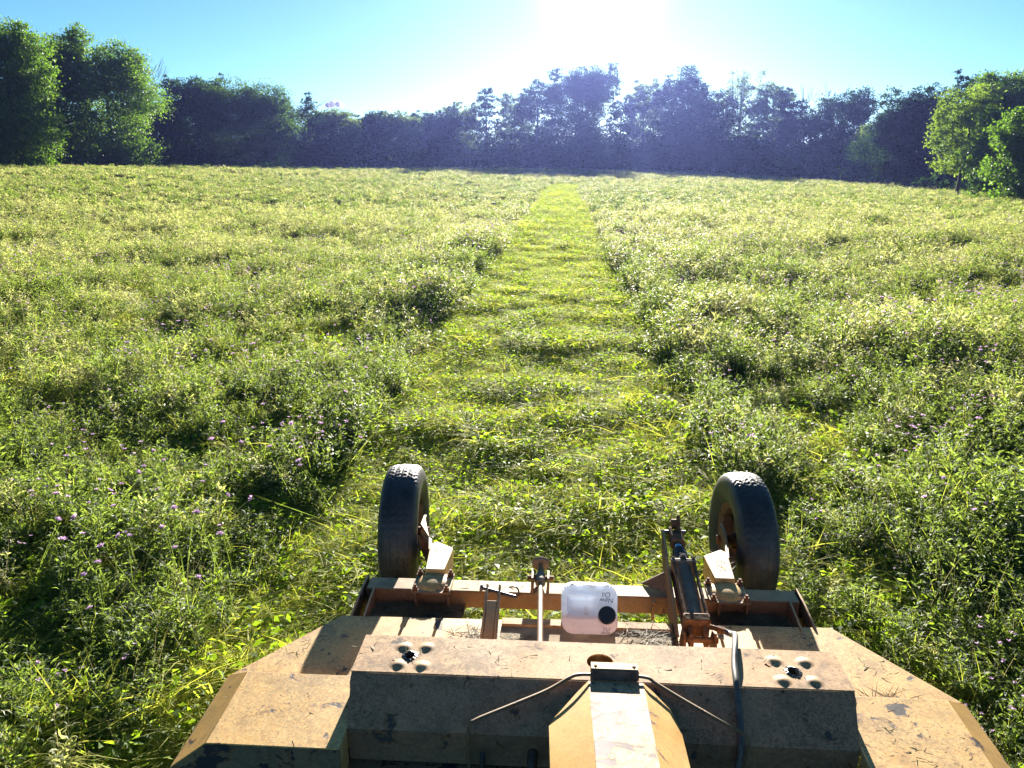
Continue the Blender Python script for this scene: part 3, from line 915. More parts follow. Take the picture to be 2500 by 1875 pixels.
# ------------------------------------------------------------------ solid helpers (world coordinates)
def b_prism(bm, poly, vec):
    """solid from a planar 3d polygon pushed along vec"""
    a = [bm.verts.new(Vector(p)) for p in poly]
    b = [bm.verts.new(Vector(p) + Vector(vec)) for p in poly]
    n = len(poly)
    bm.faces.new(a[::-1]); bm.faces.new(b)
    for i in range(n):
        bm.faces.new((a[i], a[(i + 1) % n], b[(i + 1) % n], b[i]))
def b_box(bm, x0, x1, y0, y1, z0, z1):
    b_prism(bm, [(x0, y0, z0), (x1, y0, z0), (x1, y1, z0), (x0, y1, z0)], (0, 0, z1 - z0))
def frame(d):
    d = Vector(d).normalized()
    s = d.cross(Vector((0, 0, 1)))
    if s.length < 1e-3: s = Vector((1, 0, 0))
    s.normalize(); u = s.cross(d)
    return d, s, u
def b_cyl(bm, p0, p1, r0, r1=None, seg=24, prof=None):
    """turned solid from p0 to p1; prof = [(t, radius), ...]"""
    p0, p1 = Vector(p0), Vector(p1); d, s, u = frame(p1 - p0)
    prof = prof or [(0, r0), (1, r0 if r1 is None else r1)]
    rings = []
    for t, r in prof:
        c = p0 + (p1 - p0) * t
        rings.append([bm.verts.new(c + (s * math.cos(2 * math.pi * k / seg) + u * math.sin(2 * math.pi * k / seg)) * r) for k in range(seg)])
    for a, b in zip(rings, rings[1:]):
        for k in range(seg):
            bm.faces.new((a[k], a[(k + 1) % seg], b[(k + 1) % seg], b[k]))
    bm.faces.new(rings[0][::-1]); bm.faces.new(rings[-1])
def b_tube(bm, pts, r, seg=10, flat=1.0):
    P = [Vector(p) for p in pts]; rings = []
    pu = None
    for i, p in enumerate(P):
        t = (P[min(i + 1, len(P) - 1)] - P[max(i - 1, 0)]).normalized()
        if pu is None: _, s, u = frame(t)
        else:
            s = t.cross(pu).normalized(); u = s.cross(t)
        pu = u
        rings.append([bm.verts.new(p + s * math.cos(2 * math.pi * k / seg) * r + u * math.sin(2 * math.pi * k / seg) * r * flat) for k in range(seg)])
    for a, b in zip(rings, rings[1:]):
        for k in range(seg):
            bm.faces.new((a[k], a[(k + 1) % seg], b[(k + 1) % seg], b[k]))
    bm.faces.new(rings[0][::-1]); bm.faces.new(rings[-1])
def smooth_path(pts, n=8):
    P = [Vector(p) for p in pts]; out = []
    for i in range(len(P) - 1):
        a, b, c, d = P[max(i - 1, 0)], P[i], P[i + 1], P[min(i + 2, len(P) - 1)]
        for k in range(n):
            t = k / n
            out.append(.5 * ((2 * b) + (c - a) * t + (2 * a - 5 * b + 4 * c - d) * t * t + (3 * b - a - 3 * c + d) * t ** 3))
    out.append(P[-1]); return out
def b_bolt(bm, c, ax=(0, 0, 1), r=.013, h=.014):
    c = Vector(c); ax = Vector(ax).normalized()
    b_cyl(bm, c, c + ax * h * .35, r * 1.35, seg=14)
    b_cyl(bm, c + ax * h * .35, c + ax * h * 1.2, r, seg=6)
    b_cyl(bm, c + ax * h * 1.2, c + ax * h * 2.0, r * .55, seg=10)

ROOT = (0.12, 2.75, 0.0)
def part(name, bm, mat, parent, bevel=.0025, origin=ROOT, smooth=True, ang=35):
    bmesh.ops.recalc_face_normals(bm, faces=bm.faces)
    for v in bm.verts: v.co -= Vector(origin)
    me = bpy.data.meshes.new(name)
    bm.to_mesh(me); bm.free()
    me.materials.append(mat)
    o = obj(name, me, parent)
    if smooth:
        me.polygons.foreach_set('use_smooth', np.ones(len(me.polygons), bool))
        me.set_sharp_from_angle(angle=R(ang))
    if bevel:
        b = o.modifiers.new('bevel', 'BEVEL'); b.width = bevel; b.segments = 2; b.limit_method = 'ANGLE'; b.angle_limit = R(40)
    return o
def NB(): return bmesh.new()

def cut(o, cutter_bm, origin=ROOT):
    """boolean the cutter out of o and keep the result as plain mesh"""
    for v in cutter_bm.verts: v.co -= Vector(origin)
    bmesh.ops.recalc_face_normals(cutter_bm, faces=cutter_bm.faces)
    me = bpy.data.meshes.new('cutter'); cutter_bm.to_mesh(me); cutter_bm.free()
    c = bpy.data.objects.new('cutter', me); coll.objects.link(c); c.parent = o.parent
    md = o.modifiers.new('cut', 'BOOLEAN'); md.operation = 'DIFFERENCE'; md.object = c; md.solver = 'EXACT'
    bv = [m for m in o.modifiers if m.type == 'BEVEL']
    for m in bv: o.modifiers.remove(m)
    bpy.context.view_layer.update()
    dg = bpy.context.evaluated_depsgraph_get()
    new = bpy.data.meshes.new_from_object(o.evaluated_get(dg))
    o.modifiers.clear()
    o.data = new
    bpy.data.objects.remove(c); bpy.data.meshes.remove(me)

# ------------------------------------------------------------------ the rotary cutter
def build_mower():
    root = empty('rotary_mower', ROOT, 'faded yellow twin wheeled rotary field mower towed in the foreground', 'mower')
    P = M['paint']; F = M['frame']
    # deck plate and skirts
    bm = NB()
    out = [(-.965, 3.08, .432), (1.20, 3.12, .432), (1.535, 2.64, .432), (1.575, 2.19, .39), (-1.32, 2.19, .39), (-1.29, 2.635, .432)]
    b_prism(bm, [(-.965, 3.08, .432), (1.20, 3.12, .432), (1.535, 2.64, .432), (-1.29, 2.635, .432)], (0, 0, .008))
    deck = part('deck', bm, P, root, .002)
    bm = NB()
    for a, b in ((out[0], out[1]), (out[1], out[2]), (out[5], out[0])):
        a, b = Vector(a), Vector(b)
        n_ = (b - a).cross(Vector((0, 0, 1))).normalized() * -.006
        b_prism(bm, [a, b, (b.x, b.y, .17), (a.x, a.y, .17)], n_)
    part('skirt', bm, P, root, 0)
    # raised wing panels, their bevelled outer strips and front faces
    for s, xi, xo, xob, yb in ((-1, -.752, -1.19, -1.32, 2.19), (1, 1.062, 1.437, 1.565, 2.12)):
        bm = NB()
        yr = 2.575
        xn = xi + (.026 if s < 0 else -.031)
        b_prism(bm, [(xi, yr, .494), (xo, yr, .494), (xo, yb, .488), (xn, yb, .488), (xn, 2.300, .4898), (xi, 2.45, .492)], (0, 0, .006))
        b_prism(bm, [(xi, yr, .441), (xo, yr, .441), (xo, yr, .493), (xi, yr, .493)], (0, -.006, 0))
        b_prism(bm, [(xn, 2.293, .489), (xn, yb + .008, .4878), (xn, yb + .008, .343), (xn, 2.293, .343)], (.004 * s, 0, 0))
        w = part('wing_panel', bm, P, root, .0015)
        bm = NB()
        xr = -1.292 if s < 0 else 1.535
        q = [(xo, yr, .500), (xo, yb, .494), (xob, yb, .392), (xr, 2.63, .442)]
        vs = [bm.verts.new(v) for v in q]; f = bm.faces.new(vs)
        ex = bmesh.ops.extrude_face_region(bm, geom=[f])
        bmesh.ops.translate(bm, verts=[v for v in ex['geom'] if isinstance(v, bmesh.types.BMVert)], vec=(0, 0, -.006))
        part('wing_bevel', bm, M['ochre'], root, .001)
        bm = NB()
        b_prism(bm, [(xn, yb - .001, .488), (xo, yb - .001, .488), (xob, yb - .001, .388), (xob, yb - .001, .34), (xn, yb - .001, .34)], (0, .008, 0))
        part('wing_front', bm, M['worn'], root, 0)
        bm = NB()
        b_prism(bm, [(xr + .004 * s, 2.63, .44), (xob + .004 * s, yb, .39), (xob + .004 * s, yb, .16), (xr + .004 * s, 2.63, .16)], (-.006 * s, 0, 0))
        part('skirt', bm, P, root, 0)
    # low front tray in the shade
    bm = NB()
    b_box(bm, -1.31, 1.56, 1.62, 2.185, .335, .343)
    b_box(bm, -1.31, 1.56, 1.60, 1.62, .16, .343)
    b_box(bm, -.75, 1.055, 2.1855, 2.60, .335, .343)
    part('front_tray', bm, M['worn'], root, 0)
    # hood over the gearboxes
    bm = NB()
    x0, x1 = -.752, 1.060
    b_prism(bm, [(x0, 2.47, .594), (x1, 2.47, .594), (x1, 2.70, .594), (x0, 2.70, .594)], (0, 0, .006))
    hood = part('hood', bm, M['hoodpaint'], root, 0)
    cb = NB()
    b_cyl(cb, (.166, 2.580, .55), (.166, 2.580, .65), .050, seg=40)
    r = np.random.default_rng(3)
    for cx, cy in ((-.553, 2.573), (.872, 2.566)):
        pts = []
        for k in range(18):
            a = 2 * math.pi * k / 18; rad = .021 * (1 + r.uniform(-.35, .45))
            pts.append((cx + math.cos(a) * rad * 1.0, cy + math.sin(a) * rad * 1.25, .55))
        b_prism(cb, pts, (0, 0, .1))
    b_prism(cb, [(.775, 2.602, .55), (.790, 2.585, .55), (.796, 2.590, .55), (.783, 2.612, .55)], (0, 0, .1))
    cut(hood, cb)
    # the four pressed domes round each torn hole
    for (cx, cy) in ((-.585, 2.629), (-.498, 2.631), (-.585, 2.517), (-.497, 2.515), (.819, 2.630), (.929, 2.627), (.820, 2.512), (.931, 2.513)):
        bm = NB()
        b_cyl(bm, (cx, cy, .5998), (cx, cy, .6078), 0, prof=[(0, .040), (.05, .034), (.15, .0285), (.32, .0235), (.52, .019), (.72, .0145), (.9, .009), (1.0, .002)], seg=28)
        part('pressed_dome', bm, M['hoodpaint'], hood, 0, ang=80)
    for (cx, cy) in ((-.553, 2.573), (.872, 2.566)):
        bm = NB()
        nk = 36; ring = []
        for k in range(nk):
            a = 2 * math.pi * k / nk
            rr_ = .019 * (1 + r.uniform(-.15, .2)); r2 = rr_ + .007 * r.uniform(.8, 1.3)
            zz = .601 + r.uniform(.002, .005)
            ring.append([bm.verts.new((cx + math.cos(a) * rr_ * .8, cy + math.sin(a) * rr_, .590)),
                         bm.verts.new((cx + math.cos(a) * rr_, cy + math.sin(a) * rr_ * 1.15, zz)),
                         bm.verts.new((cx + math.cos(a) * r2 * 1.1, cy + math.sin(a) * r2 * 1.2, .6008))])
        for k in range(nk):
            a, b = ring[k], ring[(k + 1) % nk]
            bm.faces.new((a[0], b[0], b[1], a[1])); bm.faces.new((a[1], b[1], b[2], a[2]))
        part('torn_rim', bm, M['steel'], hood, 0, smooth=False)
    bm = NB(); b_cyl(bm, (.166, 2.585, .442), (.166, 2.585, .520), .085, .07, seg=20)  # black body added below the oval hole to make it look dark
    part('hole_dark_plug', bm, M['blackrub'], root, 0)
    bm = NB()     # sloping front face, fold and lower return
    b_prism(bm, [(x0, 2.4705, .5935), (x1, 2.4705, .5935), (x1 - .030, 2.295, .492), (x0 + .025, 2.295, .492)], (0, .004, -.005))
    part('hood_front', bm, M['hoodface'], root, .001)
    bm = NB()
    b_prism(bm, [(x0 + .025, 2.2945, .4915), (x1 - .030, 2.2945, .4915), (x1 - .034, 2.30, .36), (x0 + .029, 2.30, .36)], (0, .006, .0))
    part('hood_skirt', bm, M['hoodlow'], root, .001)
    bm = NB()     # ends and back of the hood
    for x in (x0 + .0005, x1 - .0065):
        b_prism(bm, [(x, 2.474, .593), (x, 2.699, .593), (x, 2.699, .441), (x, 2.44, .441), (x, 2.44, .57)], (.006, 0, 0))
    b_box(bm, x0 + .007, x1 - .007, 2.692, 2.699, .441, .593)
    part('hood_back', bm, M['hoodpaint'], root, 0)
    # beam across the back with its end links
    bm = NB()
    b_box(bm, -.905, 1.115, 3.29, 3.395, .372, .46)
    part('rear_beam', bm, F, root, .006)
    for x in (-.925, -.868, 1.122, 1.060):
        bm = NB()
        poly = [(x, 3.41, .464), (x, 3.28, .468), (x, 3.10, .448), (x, 3.06, .43), (x, 3.07, .36), (x, 3.30, .35), (x, 3.41, .36)] if abs(x - .12) > 1.0 else \
               [(x, 3.288, .470), (x, 3.15, .455), (x, 3.06, .44), (x, 3.07, .37), (x, 3.288, .36)]
        b_prism(bm, poly, (.010, 0, 0))
        part('end_link', bm, F, root, .002)
    for xa, xb in ((-.945, -.83), (1.03, 1.155)):
        bm = NB(); b_cyl(bm, (xa, 3.11, .405), (xb, 3.11, .405), .014, seg=14); part('hinge_pin', bm, M['rust'], root, 0)
    for xa, xb, ya in ((-.86, -.43, 3.082), (.70, 1.055, 3.10)):
        bm = NB(); b_box(bm, xa, xb, ya, 3.288, .385, .391); part('rear_shelf', bm, M['worn'], root, 0)
    for x in (-.67, -.515, .74, .865, .44):
        bm = NB(); b_box(bm, x, x + .012, 3.26, 3.289, .36, .452); part('stiffener', bm, F, root, 0)
    # raised lip and dusty centre plate
    bm = NB(); b_box(bm, -.24, .50, 3.035, 3.085, .4405, .456); part('rear_lip', bm, M['hoodpaint'], root, .002)
    bm = NB(); b_box(bm, -.24, .50, 2.70, 3.034, .4405, .445); part('centre_plate', bm, M['dirtplate'], root, 0)

    # wheels and arms
    for s, wx, yaw in ((-1, -.872, R(3.5)), (1, 1.022, R(3.5))):
        wr = bpy.data.objects.new('wheel', None); coll.objects.link(wr); wr.parent = root
        wy, wz, rad, hw = 4.07, .372, .382, .104
        wr.location = Vector((wx, wy, wz)) - Vector(ROOT); wr.rotation_euler = (0, 0, yaw)
        # tyre: lathe about local x with carved tread
        prof = [(-.070, .205), (-.088, .225), (-.103, .275), (-.106, .310), (-.098, .345), (-.084, .366), (-.066, .376), (-.030, .3805), (0, .382),
                (.030, .3805), (.066, .376), (.084, .366), (.098, .345), (.106, .310), (.103, .275), (.088, .225), (.070, .205)]
        # refine the tread zone
        fine = []
        for (a, b) in zip(prof, prof[1:]):
            k = 6 if (abs(a[0]) < .09 and abs(b[0]) < .09 and a[1] > .36 and b[1] > .36) else 2
            for t in range(k): fine.append((a[0] + (b[0] - a[0]) * t / k, a[1] + (b[1] - a[1]) * t / k))
        fine.append(prof[-1])
        nS = 260
        xs = np.array([f_[0] for f_ in fine]); rs = np.array([f_[1] for f_ in fine])
        th = np.arange(nS) * 2 * math.pi / nS
        X, T = np.meshgrid(xs, th); RR = np.meshgrid(rs, th)[0].copy()
        tread = (np.abs(X) < .088) & (RR > .362)
        circ = ((np.abs(X - .036) < .0035) | (np.abs(X + .036) < .0035) | (np.abs(X) < .0030))
        ph = T * 30 + np.sin(X * 75) * 1.6
        sipe = (np.mod(ph / (2 * math.pi) * 2.2, 1.0) < .22)
        RR = RR - np.where(tread & (circ | sipe), .0045, 0)
        V = np.stack([X, np.cos(T) * RR, np.sin(T) * RR], -1).reshape(-1, 3)
        m_ = len(xs); i, j = np.meshgrid(np.arange(nS), np.arange(m_ - 1), indexing='ij'); i2 = (i + 1) % nS
        Q = np.stack([i * m_ + j, i * m_ + j + 1, i2 * m_ + j + 1, i2 * m_ + j], -1).reshape(-1, 4)
        me = np_mesh('tyre', V, Q[:, ::-1], None, [M['tyre']])
        me.polygons.foreach_set('use_smooth', np.ones(len(me.polygons), bool))
        obj('tyre', me, wr)
        bm = NB()
        prf = [(-.080, .212), (-.070, .218), (-.062, .200), (-.05, .19), (.05, .19), (.062, .200), (.070, .218), (.080, .212), (.074, .200), (.058, .182), (.0 , .178), (-.058, .182), (-.074, .200)]
        seg = 64
        rings = [[bm.verts.new((a, math.cos(2 * math.pi * k / seg) * b, math.sin(2 * math.pi * k / seg) * b)) for k in range(seg)] for a, b in prf]
        for q in range(len(prf)):
            a, b = rings[q], rings[(q + 1) % len(prf)]
            for k in range(seg): bm.faces.new((a[k], a[(k + 1) % seg], b[(k + 1) % seg], b[k]))
        # dished disc with lug bolts
        d = []
        for a, b in ((0.0, .19), (.005, .15), (-.02 * s, .10), (-.02 * s, .05)):
            d.append([bm.verts.new((a, math.cos(2 * math.pi * k / seg) * b, math.sin(2 * math.pi * k / seg) * b)) for k in range(seg)])
        for a, b in zip(d, d[1:]):
            for k in range(seg): bm.faces.new((a[k], a[(k + 1) % seg], b[(k + 1) % seg], b[k]))
        bm.faces.new(d[-1])
        part('rim', bm, F, wr, 0, origin=(0, 0, 0))
        bm = NB()
        b_cyl(bm, (-.06, 0, 0), (.06, 0, 0), .045, seg=24)
        for k in range(5):
            a = 2 * math.pi * k / 5
            b_cyl(bm, (-.035, math.cos(a) * .075, math.sin(a) * .075), (.035, math.cos(a) * .075, math.sin(a) * .075), .010, seg=6)
        part('hub', bm, M['rust'], wr, .001, origin=(0, 0, 0))
        # arm from the beam to the hub
        bx = -.590 if s < 0 else .790         # bracket centre
        io = -s                                # towards the middle of the machine
        bm = NB()
        b_box(bm, bx - .092, bx + .092, 3.245, 3.425, .4605, .472)
        br = part('arm_bracket', bm, F, root, .002)
        bm = NB()                              # pressed dome of the bracket
        prfl = [(0, 1.0), (.25, .93), (.5, .80), (.75, .58), (.92, .33), (1, .08)]
        rg = []
        for t, w in prfl:
            rg.append([bm.verts.new((bx + math.cos(2 * math.pi * k / 32) * .078 * w, 3.345 + math.sin(2 * math.pi * k / 32) * .090 * w + .010 * t, .472 + .022 * t)) for k in range(32)])
        for a, b in zip(rg, rg[1:]):
            for k in range(32): bm.faces.new((a[k], a[(k + 1) % 32], b[(k + 1) % 32], b[k]))
        bm.faces.new(rg[-1])
        part('dome', bm, M['paint'], br, 0, ang=80)
        for dx, dy in ((-.074, 3.262), (.074, 3.262), (-.074, 3.408), (.074, 3.408)):
            bm = NB(); b_bolt(bm, (bx + dx, dy, .4725), (0, 0, 1), .013, .016)
            part('bolt', bm, M['rust'], br, 0)
        # box section arm: plan outline pushed down
        bm = NB()
        def X_(v): return bx + v * io
        pl = [(X_(-.050), 3.40, .508), (X_(.048), 3.40, .508), (X_(.052), 3.66, .490), (X_(-.045), 3.735, .487), (X_(-.072), 3.70, .489)]
        b_prism(bm, pl, (0, 0, -.105))
        part('wheel_arm', bm, M['paint'], root, .005)
        bm = NB()                              # cranked strap carrying the stub axle
        ox = (wx - bx)
        inner = wx + .118 * io
        strap = [(X_(-.060), 3.66), (X_(-.078), 3.78), (inner + .004 * io, 3.90), (inner, 4.02), (inner, 4.12), (inner - .016 * io, 4.12), (inner - .016 * io, 4.00), (X_(-.100), 3.80), (X_(-.078), 3.66)]
        b_prism(bm, [(a, b, .478 if b < 3.85 else .455) for a, b in strap], (0, 0, -.11))
        part('arm_strap', bm, F, root, .003)
        bm = NB(); b_cyl(bm, (inner + .02 * io, 4.07, .375), (wx, 4.07, .375), .026, seg=18)
        part('stub_axle', bm, M['rust'], root, 0)

    # hydraulic cylinder, sloping up and back over the beam
    A_ = Vector((.585, 2.935, .530)); B_ = Vector((.574, 3.630, .655))
    dv = (B_ - A_); L = dv.length; dn, sd, up = frame(dv)
    pt = lambda t, a=0, b=0: A_ + dn * t + sd * a + up * b
    cy = bpy.data.objects.new('hydraulic_cylinder', None); coll.objects.link(cy); cy.parent = root
    cy.location = A_ - Vector(ROOT)
    org = A_
    bm = NB(); b_cyl(bm, pt(.045), pt(.385), .037, seg=32); part('barrel', bm, M['barrel'], cy, 0, origin=org)
    def block(t0, t1, w, h, mat, name='end_block', b=.004):
        bm = NB()
        c = [pt(t0, -w, -h), pt(t0, w, -h), pt(t0, w, h), pt(t0, -w, h)]
        b_prism(bm, c, dn * (t1 - t0)); return part(name, bm, mat, cy, b, origin=org)
    block(.0, .045, .055, .046, M['rust'], b=.006)
    block(.385, .408, .058, .045, M['cast'])
    for a, b in ((-.046, .034), (.046, .034), (-.046, -.034), (.046, -.034)):
        bm = NB(); b_cyl(bm, pt(.0, a, b), pt(.42, a, b), .0085, seg=12)
        b_cyl(bm, pt(.408, a, b), pt(.42, a, b), .014, seg=6)
        part('tie_rod', bm, M['rust'], cy, 0, origin=org)
    bm = NB()
    for k, (t, r_) in enumerate(((.410, .036), (.440, .038), (.470, .035), (.497, .032))):
        b_cyl(bm, pt(t), pt(t + .026), r_, prof=[(0, r_ * .86), (.2, r_), (.8, r_), (1, r_ * .86)], seg=28)
    part('stroke_collar', bm, M['blackrub'], cy, 0, origin=org)
    bm = NB(); b_bolt(bm, pt(.418, .0, .036), up, .014, .012); part('bolt', bm, M['steel'], cy, 0, origin=org)
    bm = NB(); b_cyl(bm, pt(.41), pt(.60), .021, seg=24); part('piston_rod', bm, M['chrome'], cy, 0, origin=org)
    bm = NB()
    b_cyl(bm, pt(.565), pt(.612), .036, seg=24)
    for a in (-.030, .016):
        b_prism(bm, [pt(.605, a, -.025), pt(.605, a, .025), pt(.675, a, .025), pt(.69, a, .012), pt(.69, a, -.012), pt(.675, a, -.025)], sd * .014)
    part('clevis', bm, M['rust'], cy, .003, origin=org)
    bm = NB(); b_cyl(bm, pt(.665, -.052), pt(.665, .052), .0105, seg=14); part('clevis_pin', bm, M['steel'], cy, 0, origin=org)
    for a in (-.040, .022):
        bm = NB()
        b_prism(bm, [pt(.0, a, .02), pt(-.045, a, .012), pt(-.075, a, -.02), pt(-.075, a, -.05), pt(.0, a, -.04)], sd * .018)
        part('base_clevis', bm, M['rust'], cy, .003, origin=org)
    bm = NB()
    for x in (.52, .645):
        b_prism(bm, [(x, 2.82, .441), (x, 2.97, .441), (x, 2.93, .53), (x, 2.87, .55)], (.010, 0, 0))
    b_cyl(bm, (.51, 2.885, .510), (.665, 2.885, .510), .013, seg=14)
    part('cylinder_mount', bm, M['rust'], root, .002)
    bm = NB(); b_cyl(bm, (.640, 2.955, .528), (.700, 2.94, .520), .011, seg=8); b_cyl(bm, (.672, 2.948, .524), (.70, 2.94, .520), .015, seg=6)
    part('hose_fitting', bm, M['rust'], cy, 0, origin=org)
    # lever plate standing on the beam beside the cylinder
    bm = NB()
    b_prism(bm, [(.508, 3.60, .655), (.508, 3.56, .60), (.508, 3.42, .47), (.508, 3.28, .40), (.508, 3.05, .40), (.508, 2.96, .47), (.508, 3.10, .535), (.508, 3.38, .605), (.508, 3.56, .675)], (.012, 0, 0))
    part('lever_plate', bm, F, root, .002)
    bm = NB()
    b_prism(bm, [(.506, 3.34, .4605), (.506, 3.40, .53), (.40, 3.41, .4605)], (0, .010, 0))
    part('gusset', bm, F, root, .001)
    bm = NB()
    b_prism(bm, [(.600, 3.665, .69), (.600, 3.58, .62), (.600, 3.56, .66), (.600, 3.63, .72)], (-.014, 0, 0))
    b_cyl(bm, (.56, 3.63, .672), (.60, 3.63, .672), .026, seg=20)
    part('lever_eye', bm, M['rust'], root, .002)

    # hose from the cylinder over the hood to the tractor
    bm = NB()
    hp = smooth_path([(.700, 2.94, .520), (.722, 2.91, .525), (.716, 2.83, .575), (.690, 2.71, .618), (.660, 2.58, .616), (.646, 2.475, .612), (.642, 2.425, .590), (.638, 2.36, .555), (.630, 2.28, .49), (.612, 2.23, .42), (.59, 2.05, .46), (.56, 1.7, .55)], 7)
    b_tube(bm, hp, .012, 12)
    part('hose', bm, M['hose'], root, 0, ang=80)

    # levelling rod with its cupped disc
    bm = NB()
    b_cyl(bm, (-.063, 2.70, .545), (-.078, 3.30, .512), .0125, seg=18)
    part('level_rod', bm, M['rod'], root, 0)
    lr = bpy.data.objects.new('rod_carrier', None); coll.objects.link(lr); lr.parent = root
    for x in (-.122, -.048):
        bm = NB()
        b_prism(bm, [(x, 3.285, .4605), (x, 3.39, .4605), (x, 3.375, .535), (x, 3.30, .535)], (.012, 0, 0))
        part('carrier_plate', bm, F, lr, .002)
    bm = NB(); b_cyl(bm, (-.140, 3.335, .518), (-.016, 3.335, .518), .012, seg=6); part('bolt', bm, M['rust'], lr, 0)
    bm = NB(); b_cyl(bm, (-.078, 3.285, .513), (-.079, 3.375, .509), .026, prof=[(0, .019), (.1, .024), (.75, .026), (1, .020)], seg=20)
    part('collar', bm, M['cast'], lr, .001)
    bm = NB(); b_cyl(bm, (-.079, 3.375, .509), (-.081, 3.47, .520), .02, prof=[(0, .020), (.55, .014), (.85, .013), (1, .016)], seg=20)
    part('spindle', bm, M['rod'], lr, 0)
    bm = NB(); b_cyl(bm, (-.081, 3.455, .520), (-.0815, 3.49, .532), .04, prof=[(0, .016), (.02, .040), (.35, .043), (.5, .034), (1, .012)], seg=32)
    part('cupped_washer', bm, M['cast'], lr, .001)

    # parking latch upright with its pin
    lt = bpy.data.objects.new('latch', None); coll.objects.link(lt); lt.parent = root
    bm = NB()
    for x in (-.318, -.262):
        b_prism(bm, [(x, 2.86, .441), (x, 2.95, .441), (x, 3.10, .50), (x, 3.185, .552), (x, 3.165, .575), (x, 3.06, .545), (x, 2.86, .49)], (.010, 0, 0))
    b_prism(bm, [(-.307, 2.87, .485), (-.263, 2.87, .485), (-.263, 3.075, .545), (-.307, 3.075, .545)], (0, .004, -.006))
    part('latch_strap', bm, F, lt, .002)
    bm = NB(); b_cyl(bm, (-.345, 3.165, .555), (-.180, 3.125, .535), .0085, seg=12)
    b_cyl(bm, (-.345, 3.165, .555), (-.335, 3.163, .554), .016, seg=12)
    part('latch_pin', bm, M['steel'], lt, 0)
    bm = NB()
    b_tube(bm, smooth_path([(-.185, 3.125, .535), (-.17, 3.13, .560), (-.185, 3.145, .575), (-.215, 3.15, .570)], 5), .004, 8)
    part('pin_clip', bm, M['darksteel'], lt, 0)

    # driveline shield reaching towards the tractor
    bm = NB()
    T0, T1 = (.118, 2.462, .603), (.315, 2.462, .603)
    T2, T3 = (.313, 1.70, .724), (.127, 1.70, .724)
    b_prism(bm, [T0, T1, T2, T3], (0, 0, -.005))
    part('shield_top', bm, M['shieldpaint'], root, .001)
    for s, q in ((-1, [T0, (.010, 2.335, .568), (-.020, 2.262, .566), (-.012, 2.04, .590), (-.006, 1.70, .630), T3]),
                 (1, [T1, (.399, 2.373, .576), (.426, 2.262, .562), (.424, 2.07, .590), (.420, 1.70, .630), T2])):
        q = [(x - .0005 * s, y, z - .001) for x, y, z in q]
        bm = NB()
        c = ((q[0][0] + q[2][0]) / 2, 2.15, (q[2][2] + .66) / 2)
        vs = [bm.verts.new(v) for v in q]; cv = bm.verts.new(c)
        for k in range(6): bm.faces.new((vs[k], vs[(k + 1) % 6], cv))
        ex = bmesh.ops.extrude_face_region(bm, geom=bm.faces[:])
        bmesh.ops.translate(bm, verts=[v for v in ex['geom'] if isinstance(v, bmesh.types.BMVert)], vec=(-.003 * s, 0, -.004))
        part('shield_side', bm, M['ochre'], root, 0, ang=60)
        bm = NB()
        for a, b in zip(q[1:4], q[2:5]):
            b_prism(bm, [a, b, (b[0], b[1], .42), (a[0], a[1], .42)], (-.004 * s, 0, 0))
        part('shield_skirt', bm, M['ochre'], root, 0)
    # angle bracket on the hood edge with two bolts
    bm = NB()
    b_box(bm, .128, .298, 2.486, 2.520, .632, .638)
    b_prism(bm, [(.128, 2.520, .638), (.298, 2.520, .638), (.298, 2.532, .6005), (.128, 2.532, .6005)], (0, .005, 0))
    bk = part('shield_bracket', bm, M['paint'], root, .001)
    bm = NB()
    b_prism(bm, [(.130, 2.4855, .636), (.300, 2.4855, .636), (.300, 2.474, .604), (.130, 2.474, .604)], (0, -.006, 0))
    part('bracket_face', bm, M['darksteel'], bk, .001)
    for x in (.150, .280):
        bm = NB(); b_bolt(bm, (x, 2.474, .620), (0, -1, .3), .010, .006); part('bolt', bm, M['darksteel'], bk, 0)
    for x in (.145, .284):
        bm = NB(); b_bolt(bm, (x, 2.503, .6378), (0, 0, 1), .006, .0012); part('bolt', bm, M['rust'], bk, 0)
    # bent guard bars on both sides
    def strap_bar(pts, name):
        bm = NB(); b_tube(bm, smooth_path(pts, 6), .0085, 8, .55); part(name, bm, M['bar'], root, 0, ang=60)
    strap_bar([(.135, 2.478, .618), (.085, 2.474, .618), (.050, 2.462, .612), (-.03, 2.415, .590), (-.155, 2.345, .575), (-.268, 2.285, .560), (-.290, 2.272, .548), (-.296, 2.27, .49), (-.296, 2.275, .36)], 'guard_bar')
    strap_bar([(.295, 2.478, .618), (.335, 2.472, .616), (.360, 2.455, .608), (.44, 2.405, .588), (.53, 2.345, .572), (.625, 2.285, .555), (.648, 2.268, .542), (.650, 2.262, .49), (.640, 2.262, .38)], 'guard_bar')
    bm = NB(); b_cyl(bm, (-.075, 2.36, .44), (-.075, 2.05, .36), .018, seg=16); part('tongue_brace', bm, M['darksteel'], root, 0)
    bm = NB(); b_cyl(bm, (-.245, 2.25, .343), (-.245, 2.25, .45), .010, seg=12); part('support_pin', bm, M['steel'], root, 0)
    return root
build_mower()

